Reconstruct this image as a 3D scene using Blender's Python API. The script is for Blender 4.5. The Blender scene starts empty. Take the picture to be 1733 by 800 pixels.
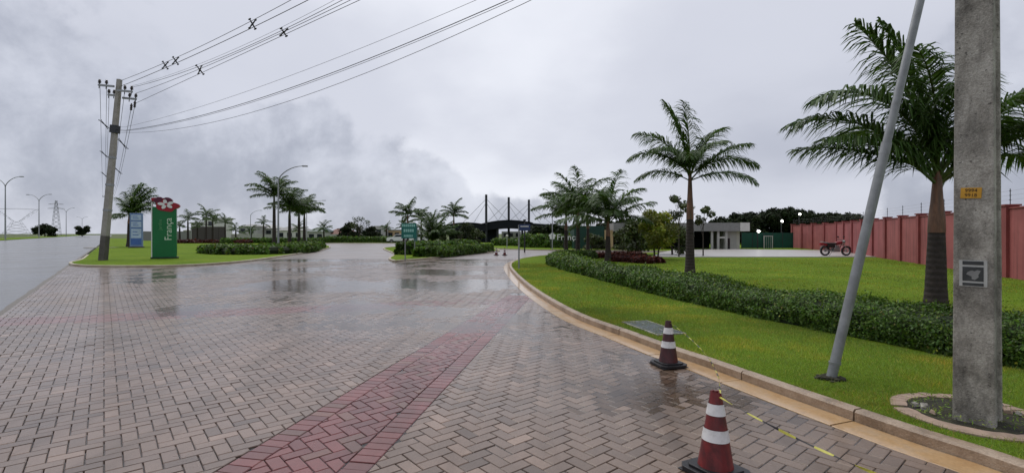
import bpy, bmesh, math, random
import numpy as np
from mathutils import Vector, Matrix, noise as mnoise

random.seed(7)
rng = np.random.default_rng(11)
SC = bpy.context.scene
COL = SC.collection
R = math.radians

# ------------------------------------------------------------------ camera
F, H, HY, CX = 820.0, 1.55, 395.0, 866.5      # calibrated on the paving and the horizon
cam = bpy.data.cameras.new("camera")
cam.sensor_width = 36.0
cam.lens = 36.0 * F / 1733.0
cam.shift_y = (HY - 400.0) / 1733.0
cam.clip_start = 0.05
cam.clip_end = 6000
camo = bpy.data.objects.new("camera", cam)
camo.location = (0, 0, H)
camo.rotation_euler = (R(90), 0, 0)
COL.objects.link(camo)
SC.camera = camo

# ------------------------------------------------------------------ world
SUN_EL, SUN_AZ = R(58), R(-35)
world = bpy.data.worlds.new("World")
SC.world = world
world.use_nodes = True
wn, wl = world.node_tree.nodes, world.node_tree.links
wn.clear()


def N(t, nodes, **kw):
    n = nodes.new(t)
    for k, v in kw.items():
        setattr(n, k, v)
    return n


w_out = N("ShaderNodeOutputWorld", wn)
w_bg = N("ShaderNodeBackground", wn)
w_bg.inputs["Strength"].default_value = 0.1
sky = N("ShaderNodeTexSky", wn, sky_type='NISHITA', sun_disc=False, sun_elevation=SUN_EL, sun_rotation=SUN_AZ)
w_tc = N("ShaderNodeTexCoord", wn)
w_sep = N("ShaderNodeSeparateXYZ", wn)
wl.new(w_tc.outputs["Generated"], w_sep.inputs[0])


def wmath(op, a, b=None, c=None):
    n = N("ShaderNodeMath", wn, operation=op)
    for i, v in enumerate((a, b, c)):
        if v is None:
            continue
        if isinstance(v, (int, float)):
            n.inputs[i].default_value = v
        else:
            wl.new(v, n.inputs[i])
    return n.outputs[0]


def wnoise(vec, scale, detail, rough, loc, dist=0.0):
    mp = N("ShaderNodeMapping", wn)
    mp.inputs["Location"].default_value = loc
    wl.new(vec, mp.inputs["Vector"])
    t = N("ShaderNodeTexNoise", wn)
    t.inputs["Scale"].default_value = scale
    t.inputs["Detail"].default_value = detail
    t.inputs["Roughness"].default_value = rough
    t.inputs["Distortion"].default_value = dist
    wl.new(mp.outputs[0], t.inputs["Vector"])
    return t.outputs["Fac"]


def wramp(fac, stops):
    r_ = N("ShaderNodeValToRGB", wn)
    el_ = r_.color_ramp.elements
    while len(el_) < len(stops):
        el_.new(0.5)
    for q_, (p_, c_) in enumerate(stops):
        el_[q_].position = p_
        el_[q_].color = (c_, c_, c_, 1) if isinstance(c_, (int, float)) else (*c_, 1)
    r_.color_ramp.interpolation = 'EASE'
    wl.new(fac, r_.inputs[0])
    return r_.outputs[0]


zc = wmath('MAXIMUM', w_sep.outputs[2], 0.0)
den = wmath('ADD', zc, 0.30)
w_comb = N("ShaderNodeCombineXYZ", wn)
wl.new(wmath('DIVIDE', w_sep.outputs[0], den), w_comb.inputs[0])
wl.new(wmath('DIVIDE', w_sep.outputs[1], den), w_comb.inputs[1])
# even high layer
hi_ = wmath('ADD', wmath('MULTIPLY', wnoise(w_comb.outputs[0], 0.40, 4, 0.45, (9.1, 7.3, 0), 0.2), 0.85), wmath('MULTIPLY', wnoise(w_comb.outputs[0], 1.6, 6, 0.55, (2.0, 1.0, 0)), 0.15))
high = wramp(hi_, [(0.34, (0.470, 0.492, 0.575)), (0.50, (0.620, 0.640, 0.722)), (0.62, (0.800, 0.820, 0.890))])
# heaped cloud banks, thicker towards the horizon
w_rot = N("ShaderNodeVectorRotate", wn, rotation_type='Z_AXIS')
w_rot.inputs["Angle"].default_value = R(-24)
wl.new(w_tc.outputs["Generated"], w_rot.inputs["Vector"])
dirv_ = w_rot.outputs[0]
big = wnoise(dirv_, 1.35, 2, 0.5, (-0.6, -4.6, 0.8))
puff = wnoise(dirv_, 3.6, 9, 0.56, (1.3, -8.8, -5.1), 0.15)
cov = wmath('ADD', wmath('ADD', wmath('MULTIPLY', puff, 0.9), wmath('MULTIPLY', big, 1.8)), wmath('MULTIPLY', zc, -0.85))
mask = wramp(wmath('SUBTRACT', cov, 0.75), [(0.41, 0.0), (0.48, 0.80), (0.60, 1.0)])
shade = wramp(wnoise(dirv_, 5.5, 8, 0.6, (1.2, 4.0, 2.2), 0.2), [(0.34, (0.350, 0.374, 0.452)), (0.66, (0.620, 0.645, 0.730))])
w_cl = N("ShaderNodeMix", wn, data_type='RGBA')
wl.new(wmath('MULTIPLY', mask, 0.9), w_cl.inputs[0])
wl.new(high, w_cl.inputs[6])
wl.new(shade, w_cl.inputs[7])
w_scale = N("ShaderNodeVectorMath", wn, operation='SCALE')
w_scale.inputs["Scale"].default_value = 10.0
wl.new(w_cl.outputs[2], w_scale.inputs[0])
w_mix = N("ShaderNodeMix", wn, data_type='RGBA')
w_mix.inputs[0].default_value = 0.96
wl.new(sky.outputs[0], w_mix.inputs[6])
wl.new(w_scale.outputs[0], w_mix.inputs[7])
wl.new(w_mix.outputs[2], w_bg.inputs["Color"])
wl.new(w_bg.outputs[0], w_out.inputs[0])

# ------------------------------------------------------------------ sun behind the overcast
sun = bpy.data.lights.new("sun", 'SUN')
sun.energy = 1.5
sun.angle = R(50)
sun.color = (1.0, 0.97, 0.92)
suno = bpy.data.objects.new("sun", sun)
suno.rotation_euler = (R(90) - SUN_EL, 0, -SUN_AZ + math.pi)
COL.objects.link(suno)

SC.view_settings.view_transform = 'Standard'
SC.view_settings.look = 'None'
SC.view_settings.exposure = 0.12
SC.view_settings.gamma = 1.0
SC.view_settings.use_curve_mapping = False
SC.render.engine = 'CYCLES'
SC.cycles.max_bounces = 6
SC.cycles.transparent_max_bounces = 16
SC.cycles.caustics_reflective = False
SC.cycles.caustics_refractive = False

# ================================================================== helpers


def G(px, py, z=0.0):
    """point on the horizontal plane z seen at a place of the photograph (used to survey the site)"""
    d = F * (H - z) / (py - HY)
    return ((px - CX) / F * d, d)


def Zat(py, d):
    return H + (HY - py) * d / F


def Xat(px, d):
    return (px - CX) / F * d


def link(o, parent=None):
    COL.objects.link(o)
    if parent is not None:
        o.parent = parent
    return o


def tag(o, label=None, cat=None, group=None, kind=None):
    if label:
        o["label"] = label
    if cat:
        o["category"] = cat
    if group:
        o["group"] = group
    if kind:
        o["kind"] = kind
    return o


def empty(name, loc, rz=0.0, label=None, cat=None, group=None):
    o = bpy.data.objects.new(name, None)
    o.empty_display_size = 0.2
    o.location = loc
    o.rotation_euler = (0, 0, rz)
    link(o)
    return tag(o, label, cat, group)


def copy_tree(o, parent=None):
    c = o.copy()
    COL.objects.link(c)
    c.parent = parent
    for ch in o.children:
        copy_tree(ch, c)
    return c


class MB:
    """collects shapes of one piece"""

    def __init__(s):
        s.v, s.f, s.c = [], [], []

    def poly(s, pts, col=None):
        i = len(s.v)
        s.v += [tuple(p) for p in pts]
        s.f.append(tuple(range(i, i + len(pts))))
        s.c.append(col)

    def hexa(s, p):
        """8 corners: bottom 4 then top 4, counter-clockwise"""
        i = len(s.v)
        s.v += [tuple(q) for q in p]
        for f in ((3, 2, 1, 0), (4, 5, 6, 7), (0, 1, 5, 4), (1, 2, 6, 5), (2, 3, 7, 6), (3, 0, 4, 7)):
            s.f.append(tuple(i + k for k in f))
            s.c.append(None)
        return s

    def box(s, x0, x1, y0, y1, z0, z1, b=0.0):
        if b > 0:
            return s.bbox(x0, x1, y0, y1, z0, z1, b)
        return s.hexa([(x0, y0, z0), (x1, y0, z0), (x1, y1, z0), (x0, y1, z0),
                       (x0, y0, z1), (x1, y0, z1), (x1, y1, z1), (x0, y1, z1)])

    def bbox(s, x0, x1, y0, y1, z0, z1, b):
        bm = bmesh.new()
        bmesh.ops.create_cube(bm, size=1.0)
        for v in bm.verts:
            v.co = Vector(((x0 + x1) / 2 + v.co.x * (x1 - x0), (y0 + y1) / 2 + v.co.y * (y1 - y0), (z0 + z1) / 2 + v.co.z * (z1 - z0)))
        bmesh.ops.bevel(bm, geom=list(bm.edges), offset=b, segments=2, affect='EDGES', profile=0.5)
        s.addbm(bm)
        return s

    def addbm(s, bm):
        i = len(s.v)
        bm.verts.index_update()
        s.v += [tuple(v.co) for v in bm.verts]
        for f in bm.faces:
            s.f.append(tuple(i + v.index for v in f.verts))
            s.c.append(None)
        bm.free()

    def tube(s, pts, rad, n=8, caps=True):
        pts = [Vector(p) for p in pts]
        if not isinstance(rad, (list, tuple)):
            rad = [rad] * len(pts)
        i0 = len(s.v)
        t = (pts[1] - pts[0]).normalized()
        ref = Vector((0, 0, 1)) if abs(t.z) < 0.9 else Vector((1, 0, 0))
        u = t.cross(ref).normalized()
        for k, p in enumerate(pts):
            if k == 0:
                t = pts[1] - pts[0]
            elif k == len(pts) - 1:
                t = pts[-1] - pts[-2]
            else:
                t = pts[k + 1] - pts[k - 1]
            t.normalize()
            u = (u - t * u.dot(t)).normalized()
            w = t.cross(u)
            for j in range(n):
                a = 2 * math.pi * j / n
                s.v.append(tuple(p + (u * math.cos(a) + w * math.sin(a)) * rad[k]))
        for k in range(len(pts) - 1):
            for j in range(n):
                a = i0 + k * n + j
                b = i0 + k * n + (j + 1) % n
                s.f.append((a, b, b + n, a + n))
                s.c.append(None)
        if caps:
            s.f.append(tuple(i0 + j for j in reversed(range(n))))
            s.f.append(tuple(i0 + (len(pts) - 1) * n + j for j in range(n)))
            s.c += [None, None]
        return s

    def lathe(s, prof, n=16, c=(0, 0), lean=(0, 0)):
        """profile [(r, z)] about a vertical axis"""
        i0 = len(s.v)
        for r, z in prof:
            for j in range(n):
                a = 2 * math.pi * j / n
                s.v.append((c[0] + lean[0] * z + r * math.cos(a), c[1] + lean[1] * z + r * math.sin(a), z))
        for k in range(len(prof) - 1):
            for j in range(n):
                a = i0 + k * n + j
                b = i0 + k * n + (j + 1) % n
                s.f.append((a, b, b + n, a + n))
                s.c.append(None)
        s.f.append(tuple(i0 + j for j in reversed(range(n))))
        s.f.append(tuple(i0 + (len(prof) - 1) * n + j for j in range(n)))
        s.c += [None, None]
        return s

    def ring(s, c, r_in, r_out, z0, z1, axis='y', n=20):
        """solid ring (wheel, collar) about an axis through c"""
        i0 = len(s.v)
        for r, w in ((r_in, z0), (r_out, z0), (r_out, z1), (r_in, z1)):
            for j in range(n):
                a = 2 * math.pi * j / n
                if axis == 'y':
                    s.v.append((c[0] + r * math.cos(a), c[1] + w, c[2] + r * math.sin(a)))
                else:
                    s.v.append((c[0] + r * math.cos(a), c[1] + r * math.sin(a), c[2] + w))
        for k in range(4):
            for j in range(n):
                a, b = i0 + k * n + j, i0 + k * n + (j + 1) % n
                c2, d2 = i0 + ((k + 1) % 4) * n + (j + 1) % n, i0 + ((k + 1) % 4) * n + j
                s.f.append((a, b, c2, d2))
                s.c.append(None)
        return s

    def prism(s, outline, z0, z1):
        i = len(s.v)
        n = len(outline)
        s.v += [(x, y, z0) for x, y in outline] + [(x, y, z1) for x, y in outline]
        s.f.append(tuple(i + k for k in reversed(range(n))))
        s.f.append(tuple(i + n + k for k in range(n)))
        s.c += [None, None]
        for k in range(n):
            s.f.append((i + k, i + (k + 1) % n, i + n + (k + 1) % n, i + n + k))
            s.c.append(None)
        return s

    def plate_xz(s, outline, y0, y1):
        """flat outline in x,z with thickness in y"""
        i = len(s.v)
        n = len(outline)
        s.v += [(x, y0, z) for x, z in outline] + [(x, y1, z) for x, z in outline]
        s.f.append(tuple(i + k for k in range(n)))
        s.f.append(tuple(i + n + k for k in reversed(range(n))))
        s.c += [None, None]
        for k in range(n):
            s.f.append((i + (k + 1) % n, i + k, i + n + k, i + n + (k + 1) % n))
            s.c.append(None)
        return s

    def mesh(s, name, smooth=False, fix=True):
        me = bpy.data.meshes.new(name)
        me.from_pydata(s.v, [], s.f)
        if any(c is not None for c in s.c):
            at = me.attributes.new("Col", 'FLOAT_COLOR', 'FACE')
            arr = np.ones((len(s.f), 4), np.float32)
            for k, c in enumerate(s.c):
                if c is not None:
                    arr[k, :3] = c
            at.data.foreach_set("color", arr.ravel())
        if fix and len(s.f) < 20000:
            bm = bmesh.new()
            bm.from_mesh(me)
            bmesh.ops.recalc_face_normals(bm, faces=bm.faces)
            bm.to_mesh(me)
            bm.free()
        if smooth:
            me.polygons.foreach_set("use_smooth", [True] * len(me.polygons))
            me.set_sharp_from_angle(angle=0.75)
        return me

    def build(s, name, mat, parent=None, smooth=False, loc=None, fix=True):
        me = s.mesh(name, smooth, fix)
        me.materials.append(mat)
        o = bpy.data.objects.new(name, me)
        if loc:
            o.location = loc
        link(o, parent)
        return o


def np_mesh(name, V, quads=None, tris=None, cols=None, mat=None, parent=None, smooth=False):
    """large meshes from arrays; one colour for each face"""
    me = bpy.data.meshes.new(name)
    faces = quads if quads is not None else tris
    k = faces.shape[1]
    me.vertices.add(len(V))
    me.vertices.foreach_set("co", np.asarray(V, np.float32).ravel())
    me.loops.add(faces.size)
    me.loops.foreach_set("vertex_index", faces.astype(np.int32).ravel())
    me.polygons.add(len(faces))
    me.polygons.foreach_set("loop_start", np.arange(0, faces.size, k, dtype=np.int32))
    me.update(calc_edges=True)
    if cols is not None:
        at = me.attributes.new("Col", 'FLOAT_COLOR', 'FACE')
        arr = np.ones((len(faces), 4), np.float32)
        arr[:, :3] = cols
        at.data.foreach_set("color", arr.ravel())
    if smooth:
        me.polygons.foreach_set("use_smooth", np.ones(len(faces), bool))
    if mat:
        me.materials.append(mat)
    o = bpy.data.objects.new(name, me)
    link(o, parent)
    return o


def catmull(pts, step=0.25):
    pts = [np.array(p, float) for p in pts]
    P = [2 * pts[0] - pts[1]] + pts + [2 * pts[-1] - pts[-2]]
    out = []
    for i in range(1, len(P) - 2):
        a, b, c, d = P[i - 1], P[i], P[i + 1], P[i + 2]
        n = max(1, int(np.linalg.norm(c - b) / step))
        for k in range(n):
            t = k / n
            out.append(0.5 * ((2 * b) + (-a + c) * t + (2 * a - 5 * b + 4 * c - d) * t * t + (-a + 3 * b - 3 * c + d) * t ** 3))
    out.append(P[-2])
    return np.array(out)


def offset(path, d):
    """shift a polyline to its right (d > 0)"""
    t = np.gradient(path, axis=0)
    t /= np.linalg.norm(t, axis=1)[:, None]
    nrm = np.stack([t[:, 1], -t[:, 0]], 1)
    return path + nrm * d


def in_poly(pt, poly):
    x, y = pt
    c = False
    n = len(poly)
    j = n - 1
    for i in range(n):
        xi, yi = poly[i]
        xj, yj = poly[j]
        if (yi > y) != (yj > y) and x < (xj - xi) * (y - yi) / (yj - yi) + xi:
            c = not c
        j = i
    return c


def in_poly_np(X, Y, poly):
    c = np.zeros(len(X), bool)
    n = len(poly)
    j = n - 1
    for i in range(n):
        xi, yi = poly[i]
        xj, yj = poly[j]
        if yi != yj:
            m = ((yi > Y) != (yj > Y)) & (X < (xj - xi) * (Y - yi) / (yj - yi) + xi)
            c ^= m
        j = i
    return c


# ================================================================== materials


class Mat:
    def __init__(s, name):
        s.m = bpy.data.materials.new(name)
        s.m.use_nodes = True
        s.n, s.l = s.m.node_tree.nodes, s.m.node_tree.links
        s.b = s.n["Principled BSDF"]
        s._tc = None

    def set(s, **kw):
        for k, v in kw.items():
            s.b.inputs[k.replace("_", " ")].default_value = v
        return s

    def co(s, kind="Object"):
        if s._tc is None:
            s._tc = s.n.new("ShaderNodeTexCoord")
        return s._tc.outputs[kind]

    def geo(s):
        return s.n.new("ShaderNodeNewGeometry").outputs["Position"]

    def noise(s, scale, detail=4, rough=0.55, dist=0.0, vec=None, stretch=None):
        n = s.n.new("ShaderNodeTexNoise")
        n.inputs["Scale"].default_value = scale
        n.inputs["Detail"].default_value = detail
        n.inputs["Roughness"].default_value = rough
        n.inputs["Distortion"].default_value = dist
        v = vec if vec is not None else s.geo()
        if stretch:
            mp = s.n.new("ShaderNodeMapping")
            mp.inputs["Scale"].default_value = stretch
            s.l.new(v, mp.inputs["Vector"])
            v = mp.outputs[0]
        s.l.new(v, n.inputs["Vector"])
        return n.outputs["Fac"]

    def ramp(s, fac, stops, ease=False):
        r = s.n.new("ShaderNodeValToRGB")
        el = r.color_ramp.elements
        while len(el) < len(stops):
            el.new(0.5)
        for k, (p, c) in enumerate(stops):
            el[k].position = p
            el[k].color = (c, c, c, 1) if isinstance(c, (int, float)) else (*c, 1)
        if ease:
            r.color_ramp.interpolation = 'EASE'
        s.l.new(fac, r.inputs[0])
        return r.outputs[0]

    def math(s, op, a, b=None):
        n = s.n.new("ShaderNodeMath")
        n.operation = op
        for i, v in enumerate((a, b)):
            if v is None:
                continue
            if isinstance(v, (int, float)):
                n.inputs[i].default_value = v
            else:
                s.l.new(v, n.inputs[i])
        return n.outputs[0]

    def mix(s, fac, a, b, mode='MIX'):
        n = s.n.new("ShaderNodeMix")
        n.data_type = 'RGBA'
        n.blend_type = mode
        for i, v in ((0, fac), (6, a), (7, b)):
            if isinstance(v, (int, float)):
                n.inputs[i].default_value = v if i == 0 else (v, v, v, 1)
            elif isinstance(v, tuple):
                n.inputs[i].default_value = (*v, 1)
            else:
                s.l.new(v, n.inputs[i])
        return n.outputs[2]

    def attr(s, name="Col"):
        a = s.n.new("ShaderNodeAttribute")
        a.attribute_name = name
        return a.outputs["Color"]

    def rnd(s):
        return s.n.new("ShaderNodeObjectInfo").outputs["Random"]

    def col(s, c):
        s.l.new(c, s.b.inputs["Base Color"])
        return s

    def rough(s, c):
        s.l.new(c, s.b.inputs["Roughness"])
        return s

    def bump(s, h, strength=0.3, dist=0.02, into=None):
        n = s.n.new("ShaderNodeBump")
        n.inputs["Strength"].default_value = strength
        n.inputs["Distance"].default_value = dist
        s.l.new(h, n.inputs["Height"])
        s.l.new(n.outputs[0], (into or s.b).inputs["Normal"])
        return s


def simple(name, c, rough=0.5, metal=0.0, var=0.12, scale=6.0, bump=0.0, spec=0.4):
    m = Mat(name).set(Roughness=rough, Metallic=metal, Specular_IOR_Level=spec)
    f = m.noise(scale, 5, 0.6, vec=m.co())
    lo = tuple(x * (1 - var) for x in c)
    hi = tuple(min(1, x * (1 + var)) for x in c)
    m.col(m.ramp(f, [(0.3, lo), (0.7, hi)]))
    if bump:
        m.bump(m.noise(scale * 8, 4, vec=m.co()), bump, 0.01)
    return m.m


def leafmat(name, c, var=0.35, rough=0.5, trans=0.0, spec=0.32):
    m = Mat(name).set(Roughness=rough, Specular_IOR_Level=spec)
    a = m.attr()
    m.col(m.mix(1.0, a, c, 'MULTIPLY'))
    # thin leaves let some light through
    t = m.n.new("ShaderNodeBsdfTranslucent")
    cc = m.mix(1.0, a, tuple(min(1, x * y) for x, y in zip(c, (1.5, 1.6, 0.9))), 'MULTIPLY')
    m.l.new(cc, t.inputs["Color"])
    mx = m.n.new("ShaderNodeMixShader")
    mx.inputs[0].default_value = trans
    out = m.n["Material Output"]
    m.l.new(m.b.outputs[0], mx.inputs[1])
    m.l.new(t.outputs[0], mx.inputs[2])
    m.l.new(mx.outputs[0], out.inputs["Surface"])
    return m.m


M = {}


def brick_material(name):
    m = Mat(name).set(Specular_IOR_Level=0.34)
    grain = m.noise(90, 3, 0.7)
    blot = m.noise(1.3, 4, 0.6, 0.4)
    base = m.attr()
    g = m.mix(1.0, base, m.ramp(grain, [(0.25, 0.76), (0.75, 1.20)]), 'MULTIPLY')
    g = m.mix(1.0, g, m.ramp(blot, [(0.3, (0.80, 0.78, 0.75)), (0.7, (1.14, 1.11, 1.08))]), 'MULTIPLY')
    # tyre dirt and silt dried along the way the cars turn in
    mp = m.n.new("ShaderNodeMapping")
    mp.inputs["Rotation"].default_value = (0, 0, R(-14))
    mp.inputs["Scale"].default_value = (0.9, 0.16, 1)
    m.l.new(m.geo(), mp.inputs["Vector"])
    st = m.noise(1.6, 6, 0.68, 0.2, vec=mp.outputs[0])
    g = m.mix(1.0, g, m.ramp(st, [(0.34, (0.66, 0.60, 0.53)), (0.50, (1.0, 1.0, 1.0))]), 'MULTIPLY')
    silt = m.noise(2.6, 7, 0.72, 0.3)
    g = m.mix(m.ramp(silt, [(0.62, 0.0), (0.80, 0.45)]), g, (0.19, 0.125, 0.070))
    m.col(g)
    wet = m.noise(0.55, 5, 0.62, 0.5)
    m.rough(m.ramp(wet, [(0.36, 0.24), (0.52, 0.36), (0.68, 0.48)]))
    m.bump(m.noise(160, 2, 0.6), 0.22, 0.004)
    # thin film of rain on the stone
    m.set(Coat_Weight=0.45, Coat_Roughness=0.20, Coat_IOR=1.33)
    return m.m


M['brick'] = brick_material("paver")

m = Mat("joint_sand").set(Roughness=0.5)
m.col(m.ramp(m.noise(30, 4), [(0.3, (0.045, 0.037, 0.029)), (0.55, (0.088, 0.070, 0.052)), (0.75, (0.070, 0.074, 0.036))]))
M['joint'] = m.m

# far paving, too far to tell the bricks apart
m = Mat("paving_far").set(Coat_Weight=0.35, Coat_Roughness=0.30, Coat_IOR=1.33)
f1 = m.noise(9, 2, 0.6, stretch=(1, 1, 1))
f2 = m.noise(0.35, 4, 0.6, 0.3)
c1 = m.ramp(f1, [(0.3, (0.125, 0.098, 0.088)), (0.7, (0.215, 0.176, 0.160))])
m.col(m.mix(1.0, c1, m.ramp(f2, [(0.3, 0.82), (0.7, 1.15)]), 'MULTIPLY'))
m.rough(m.ramp(f2, [(0.35, 0.30), (0.65, 0.50)]))
m.bump(f1, 0.25, 0.01)
M['paving_far'] = m.m

# standing water: a thin clear film
mw = Mat("rain_water")
mw.n.remove(mw.b)
tr = mw.n.new("ShaderNodeBsdfTransparent")
tr.inputs[0].default_value = (0.90, 0.88, 0.85, 1)
gl = mw.n.new("ShaderNodeBsdfGlossy")
gl.inputs["Roughness"].default_value = 0.13
gl.inputs[0].default_value = (1, 1, 1, 1)
fr = mw.n.new("ShaderNodeFresnel")
fr.inputs[0].default_value = 1.33
bn = mw.n.new("ShaderNodeBump")
bn.inputs["Strength"].default_value = 0.22
bn.inputs["Distance"].default_value = 0.01
mw.l.new(mw.noise(7, 4, 0.6), bn.inputs["Height"])
mw.l.new(bn.outputs[0], gl.inputs["Normal"])
mx = mw.n.new("ShaderNodeMixShader")
mw.l.new(fr.outputs[0], mx.inputs[0])
mw.l.new(tr.outputs[0], mx.inputs[1])
mw.l.new(gl.outputs[0], mx.inputs[2])
mw.l.new(mx.outputs[0], mw.n["Material Output"].inputs["Surface"])
M['water'] = mw.m

m = Mat("wet_asphalt").set(Coat_Weight=0.45, Coat_Roughness=0.22, Coat_IOR=1.33)
m.col(m.ramp(m.noise(60, 3, 0.7), [(0.3, (0.030, 0.031, 0.034)), (0.7, (0.075, 0.076, 0.080))]))
f = m.noise(0.3, 5, 0.6, 0.4, stretch=(1.0, 1.0, 1.0))
m.rough(m.ramp(f, [(0.35, 0.26), (0.65, 0.50)]))
m.bump(m.noise(120, 3), 0.35, 0.008)
M['asphalt'] = m.m

m = Mat("concrete_kerb").set(Coat_Weight=0.25, Coat_Roughness=0.2, Coat_IOR=1.33)
f = m.noise(3.5, 6, 0.65, 0.3)
c = m.ramp(f, [(0.30, (0.145, 0.095, 0.055)), (0.48, (0.30, 0.215, 0.145)), (0.60, (0.36, 0.27, 0.19)), (0.74, (0.45, 0.36, 0.27))])
c = m.mix(m.ramp(m.noise(6, 5, 0.7), [(0.60, 0.0), (0.74, 0.40)]), c, (0.11, 0.080, 0.052))
m.col(m.mix(1.0, c, m.ramp(m.noise(55, 3, 0.7), [(0.3, 0.8), (0.7, 1.15)]), 'MULTIPLY'))
m.rough(m.ramp(f, [(0.3, 0.35), (0.7, 0.65)]))
m.bump(m.math('ADD', m.noise(70, 4), m.math('MULTIPLY', m.noise(11, 6, 0.75), 1.5)), 0.55, 0.010)
M['kerb'] = m.m

m = Mat("gutter_concrete").set(Coat_Weight=0.7, Coat_Roughness=0.10, Coat_IOR=1.33)
f = m.noise(2.2, 6, 0.65, 0.6)
c = m.ramp(f, [(0.32, (0.36, 0.20, 0.075)), (0.5, (0.45, 0.285, 0.135)), (0.70, (0.42, 0.31, 0.205))])
m.col(m.mix(1.0, c, m.ramp(m.noise(40, 3, 0.7), [(0.3, 0.85), (0.7, 1.12)]), 'MULTIPLY'))
m.set(Roughness=0.4)
m.bump(m.noise(30, 4), 0.2, 0.006)
M['gutter'] = m.m

m = Mat("kerb_pale").set(Roughness=0.55)
f = m.noise(1.2, 6, 0.65, 0.3)
m.col(m.ramp(f, [(0.30, (0.27, 0.215, 0.13)), (0.70, (0.44, 0.40, 0.30))]))
m.bump(m.noise(50, 4), 0.2, 0.006)
M['kerb_pale'] = m.m

m = Mat("lawn").set(Roughness=0.9, Specular_IOR_Level=0.06)
fa = m.noise(0.35, 5, 0.6, 0.4)
fb = m.noise(6.0, 4, 0.65)
fc = m.noise(110, 3, 0.7)
c = m.ramp(fa, [(0.30, (0.108, 0.185, 0.012)), (0.52, (0.148, 0.232, 0.016)), (0.72, (0.190, 0.250, 0.026))])
c = m.mix(1.0, c, m.ramp(fb, [(0.28, 0.72), (0.72, 1.16)]), 'MULTIPLY')
c = m.mix(1.0, c, m.ramp(fc, [(0.25, 0.55), (0.75, 1.25)]), 'MULTIPLY')
worn = m.noise(1.1, 6, 0.7, 0.3)
c = m.mix(m.ramp(worn, [(0.60, 0.0), (0.78, 0.55)]), c, (0.16, 0.125, 0.045))
m.col(c)
m.bump(m.math('ADD', fc, m.math('MULTIPLY', fb, 1.6)), 0.55, 0.03)
M['lawn'] = m.m

m = Mat("field").set(Roughness=0.8, Specular_IOR_Level=0.2)
m.col(m.ramp(m.noise(0.05, 6, 0.65), [(0.3, (0.045, 0.075, 0.016)), (0.7, (0.105, 0.125, 0.035))]))
m.bump(m.noise(8, 4), 0.5, 0.05)
M['field'] = m.m

M['grass'] = leafmat("grass_blade", (0.176, 0.262, 0.052), trans=0.3, rough=0.6, spec=0.2)
M['hedge'] = leafmat("hedge_leaf", (0.060, 0.122, 0.016), trans=0.2, rough=0.5)
M['hedge_core'] = simple("hedge_twigs", (0.012, 0.020, 0.006), 0.95, var=0.4, scale=20)
M['redleaf'] = leafmat("red_groundcover", (0.075, 0.022, 0.018), trans=0.12)
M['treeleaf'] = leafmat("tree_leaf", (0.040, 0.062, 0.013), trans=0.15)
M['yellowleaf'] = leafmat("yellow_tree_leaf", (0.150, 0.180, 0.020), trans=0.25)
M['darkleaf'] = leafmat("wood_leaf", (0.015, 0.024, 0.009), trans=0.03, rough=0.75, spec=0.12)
M['frond'] = leafmat("palm_leaflet", (0.056, 0.104, 0.026), trans=0.24, rough=0.42)
M['frond_bright'] = leafmat("palm_leaflet_young", (0.062, 0.120, 0.020), trans=0.2, rough=0.38)
M['rachis'] = simple("palm_midrib", (0.085, 0.115, 0.035), 0.5)

m = Mat("palm_trunk").set(Roughness=0.8)
z = m.n.new("ShaderNodeSeparateXYZ")
m.l.new(m.co(), z.inputs[0])
wv = m.n.new("ShaderNodeTexWave")
wv.wave_type = 'BANDS'
wv.bands_direction = 'Z'
wv.inputs["Scale"].default_value = 3.2
wv.inputs["Distortion"].default_value = 1.2
wv.inputs["Detail"].default_value = 2
m.l.new(m.co(), wv.inputs["Vector"])
c = m.ramp(m.noise(9, 5, 0.65, vec=m.co()), [(0.3, (0.017, 0.012, 0.010)), (0.7, (0.048, 0.034, 0.027))])
m.col(m.mix(1.0, c, m.ramp(wv.outputs["Fac"], [(0.0, 0.84), (0.25, 1.02), (1.0, 1.06)]), 'MULTIPLY'))
m.bump(m.math('ADD', wv.outputs["Fac"], m.math('MULTIPLY', m.noise(16, 5, 0.7, vec=m.co()), 2.2)), 0.4, 0.02)
M['trunk'] = m.m
m = Mat("palm_crownshaft").set(Roughness=0.45)
c = m.ramp(m.noise(5, 5, 0.65, 0.3, vec=m.co(), stretch=(2, 2, 0.5)), [(0.30, (0.040, 0.045, 0.016)), (0.48, (0.115, 0.050, 0.022)), (0.70, (0.235, 0.105, 0.045))])
m.col(c)
m.bump(m.noise(12, 4, vec=m.co(), stretch=(6, 6, 0.6)), 0.3, 0.01)
M['shaft'] = m.m
M['shaft_green'] = simple("palm_crownshaft_green", (0.060, 0.070, 0.026), 0.45, var=0.3)
M['bark'] = simple("bark", (0.050, 0.040, 0.032), 0.85, var=0.35, scale=14, bump=0.5)

m = Mat("old_concrete").set(Roughness=0.85)
f = m.noise(3.6, 9, 0.72, 0.0, vec=m.co(), stretch=(1, 1, 0.8))
c = m.ramp(f, [(0.30, (0.095, 0.088, 0.072)), (0.43, (0.225, 0.212, 0.182)), (0.56, (0.365, 0.348, 0.305)), (0.72, (0.52, 0.50, 0.45))])
st = m.noise(1.5, 7, 0.68, 0.0, vec=m.co(), stretch=(2.2, 2.2, 0.8))
c = m.mix(1.0, c, m.ramp(st, [(0.36, 0.50), (0.52, 1.05)]), 'MULTIPLY')
c = m.mix(1.0, c, m.ramp(m.noise(70, 3, 0.7, vec=m.co()), [(0.3, 0.70), (0.7, 1.18)]), 'MULTIPLY')
por = m.noise(38, 2, 0.5, vec=m.co())
m.col(m.mix(m.ramp(por, [(0.66, 0.0), (0.72, 0.75)]), c, (0.045, 0.040, 0.034)))
m.bump(m.math('ADD', m.noise(60, 4, 0.7, vec=m.co()), m.noise(9, 5, 0.7, vec=m.co())), 0.6, 0.014)
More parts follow.
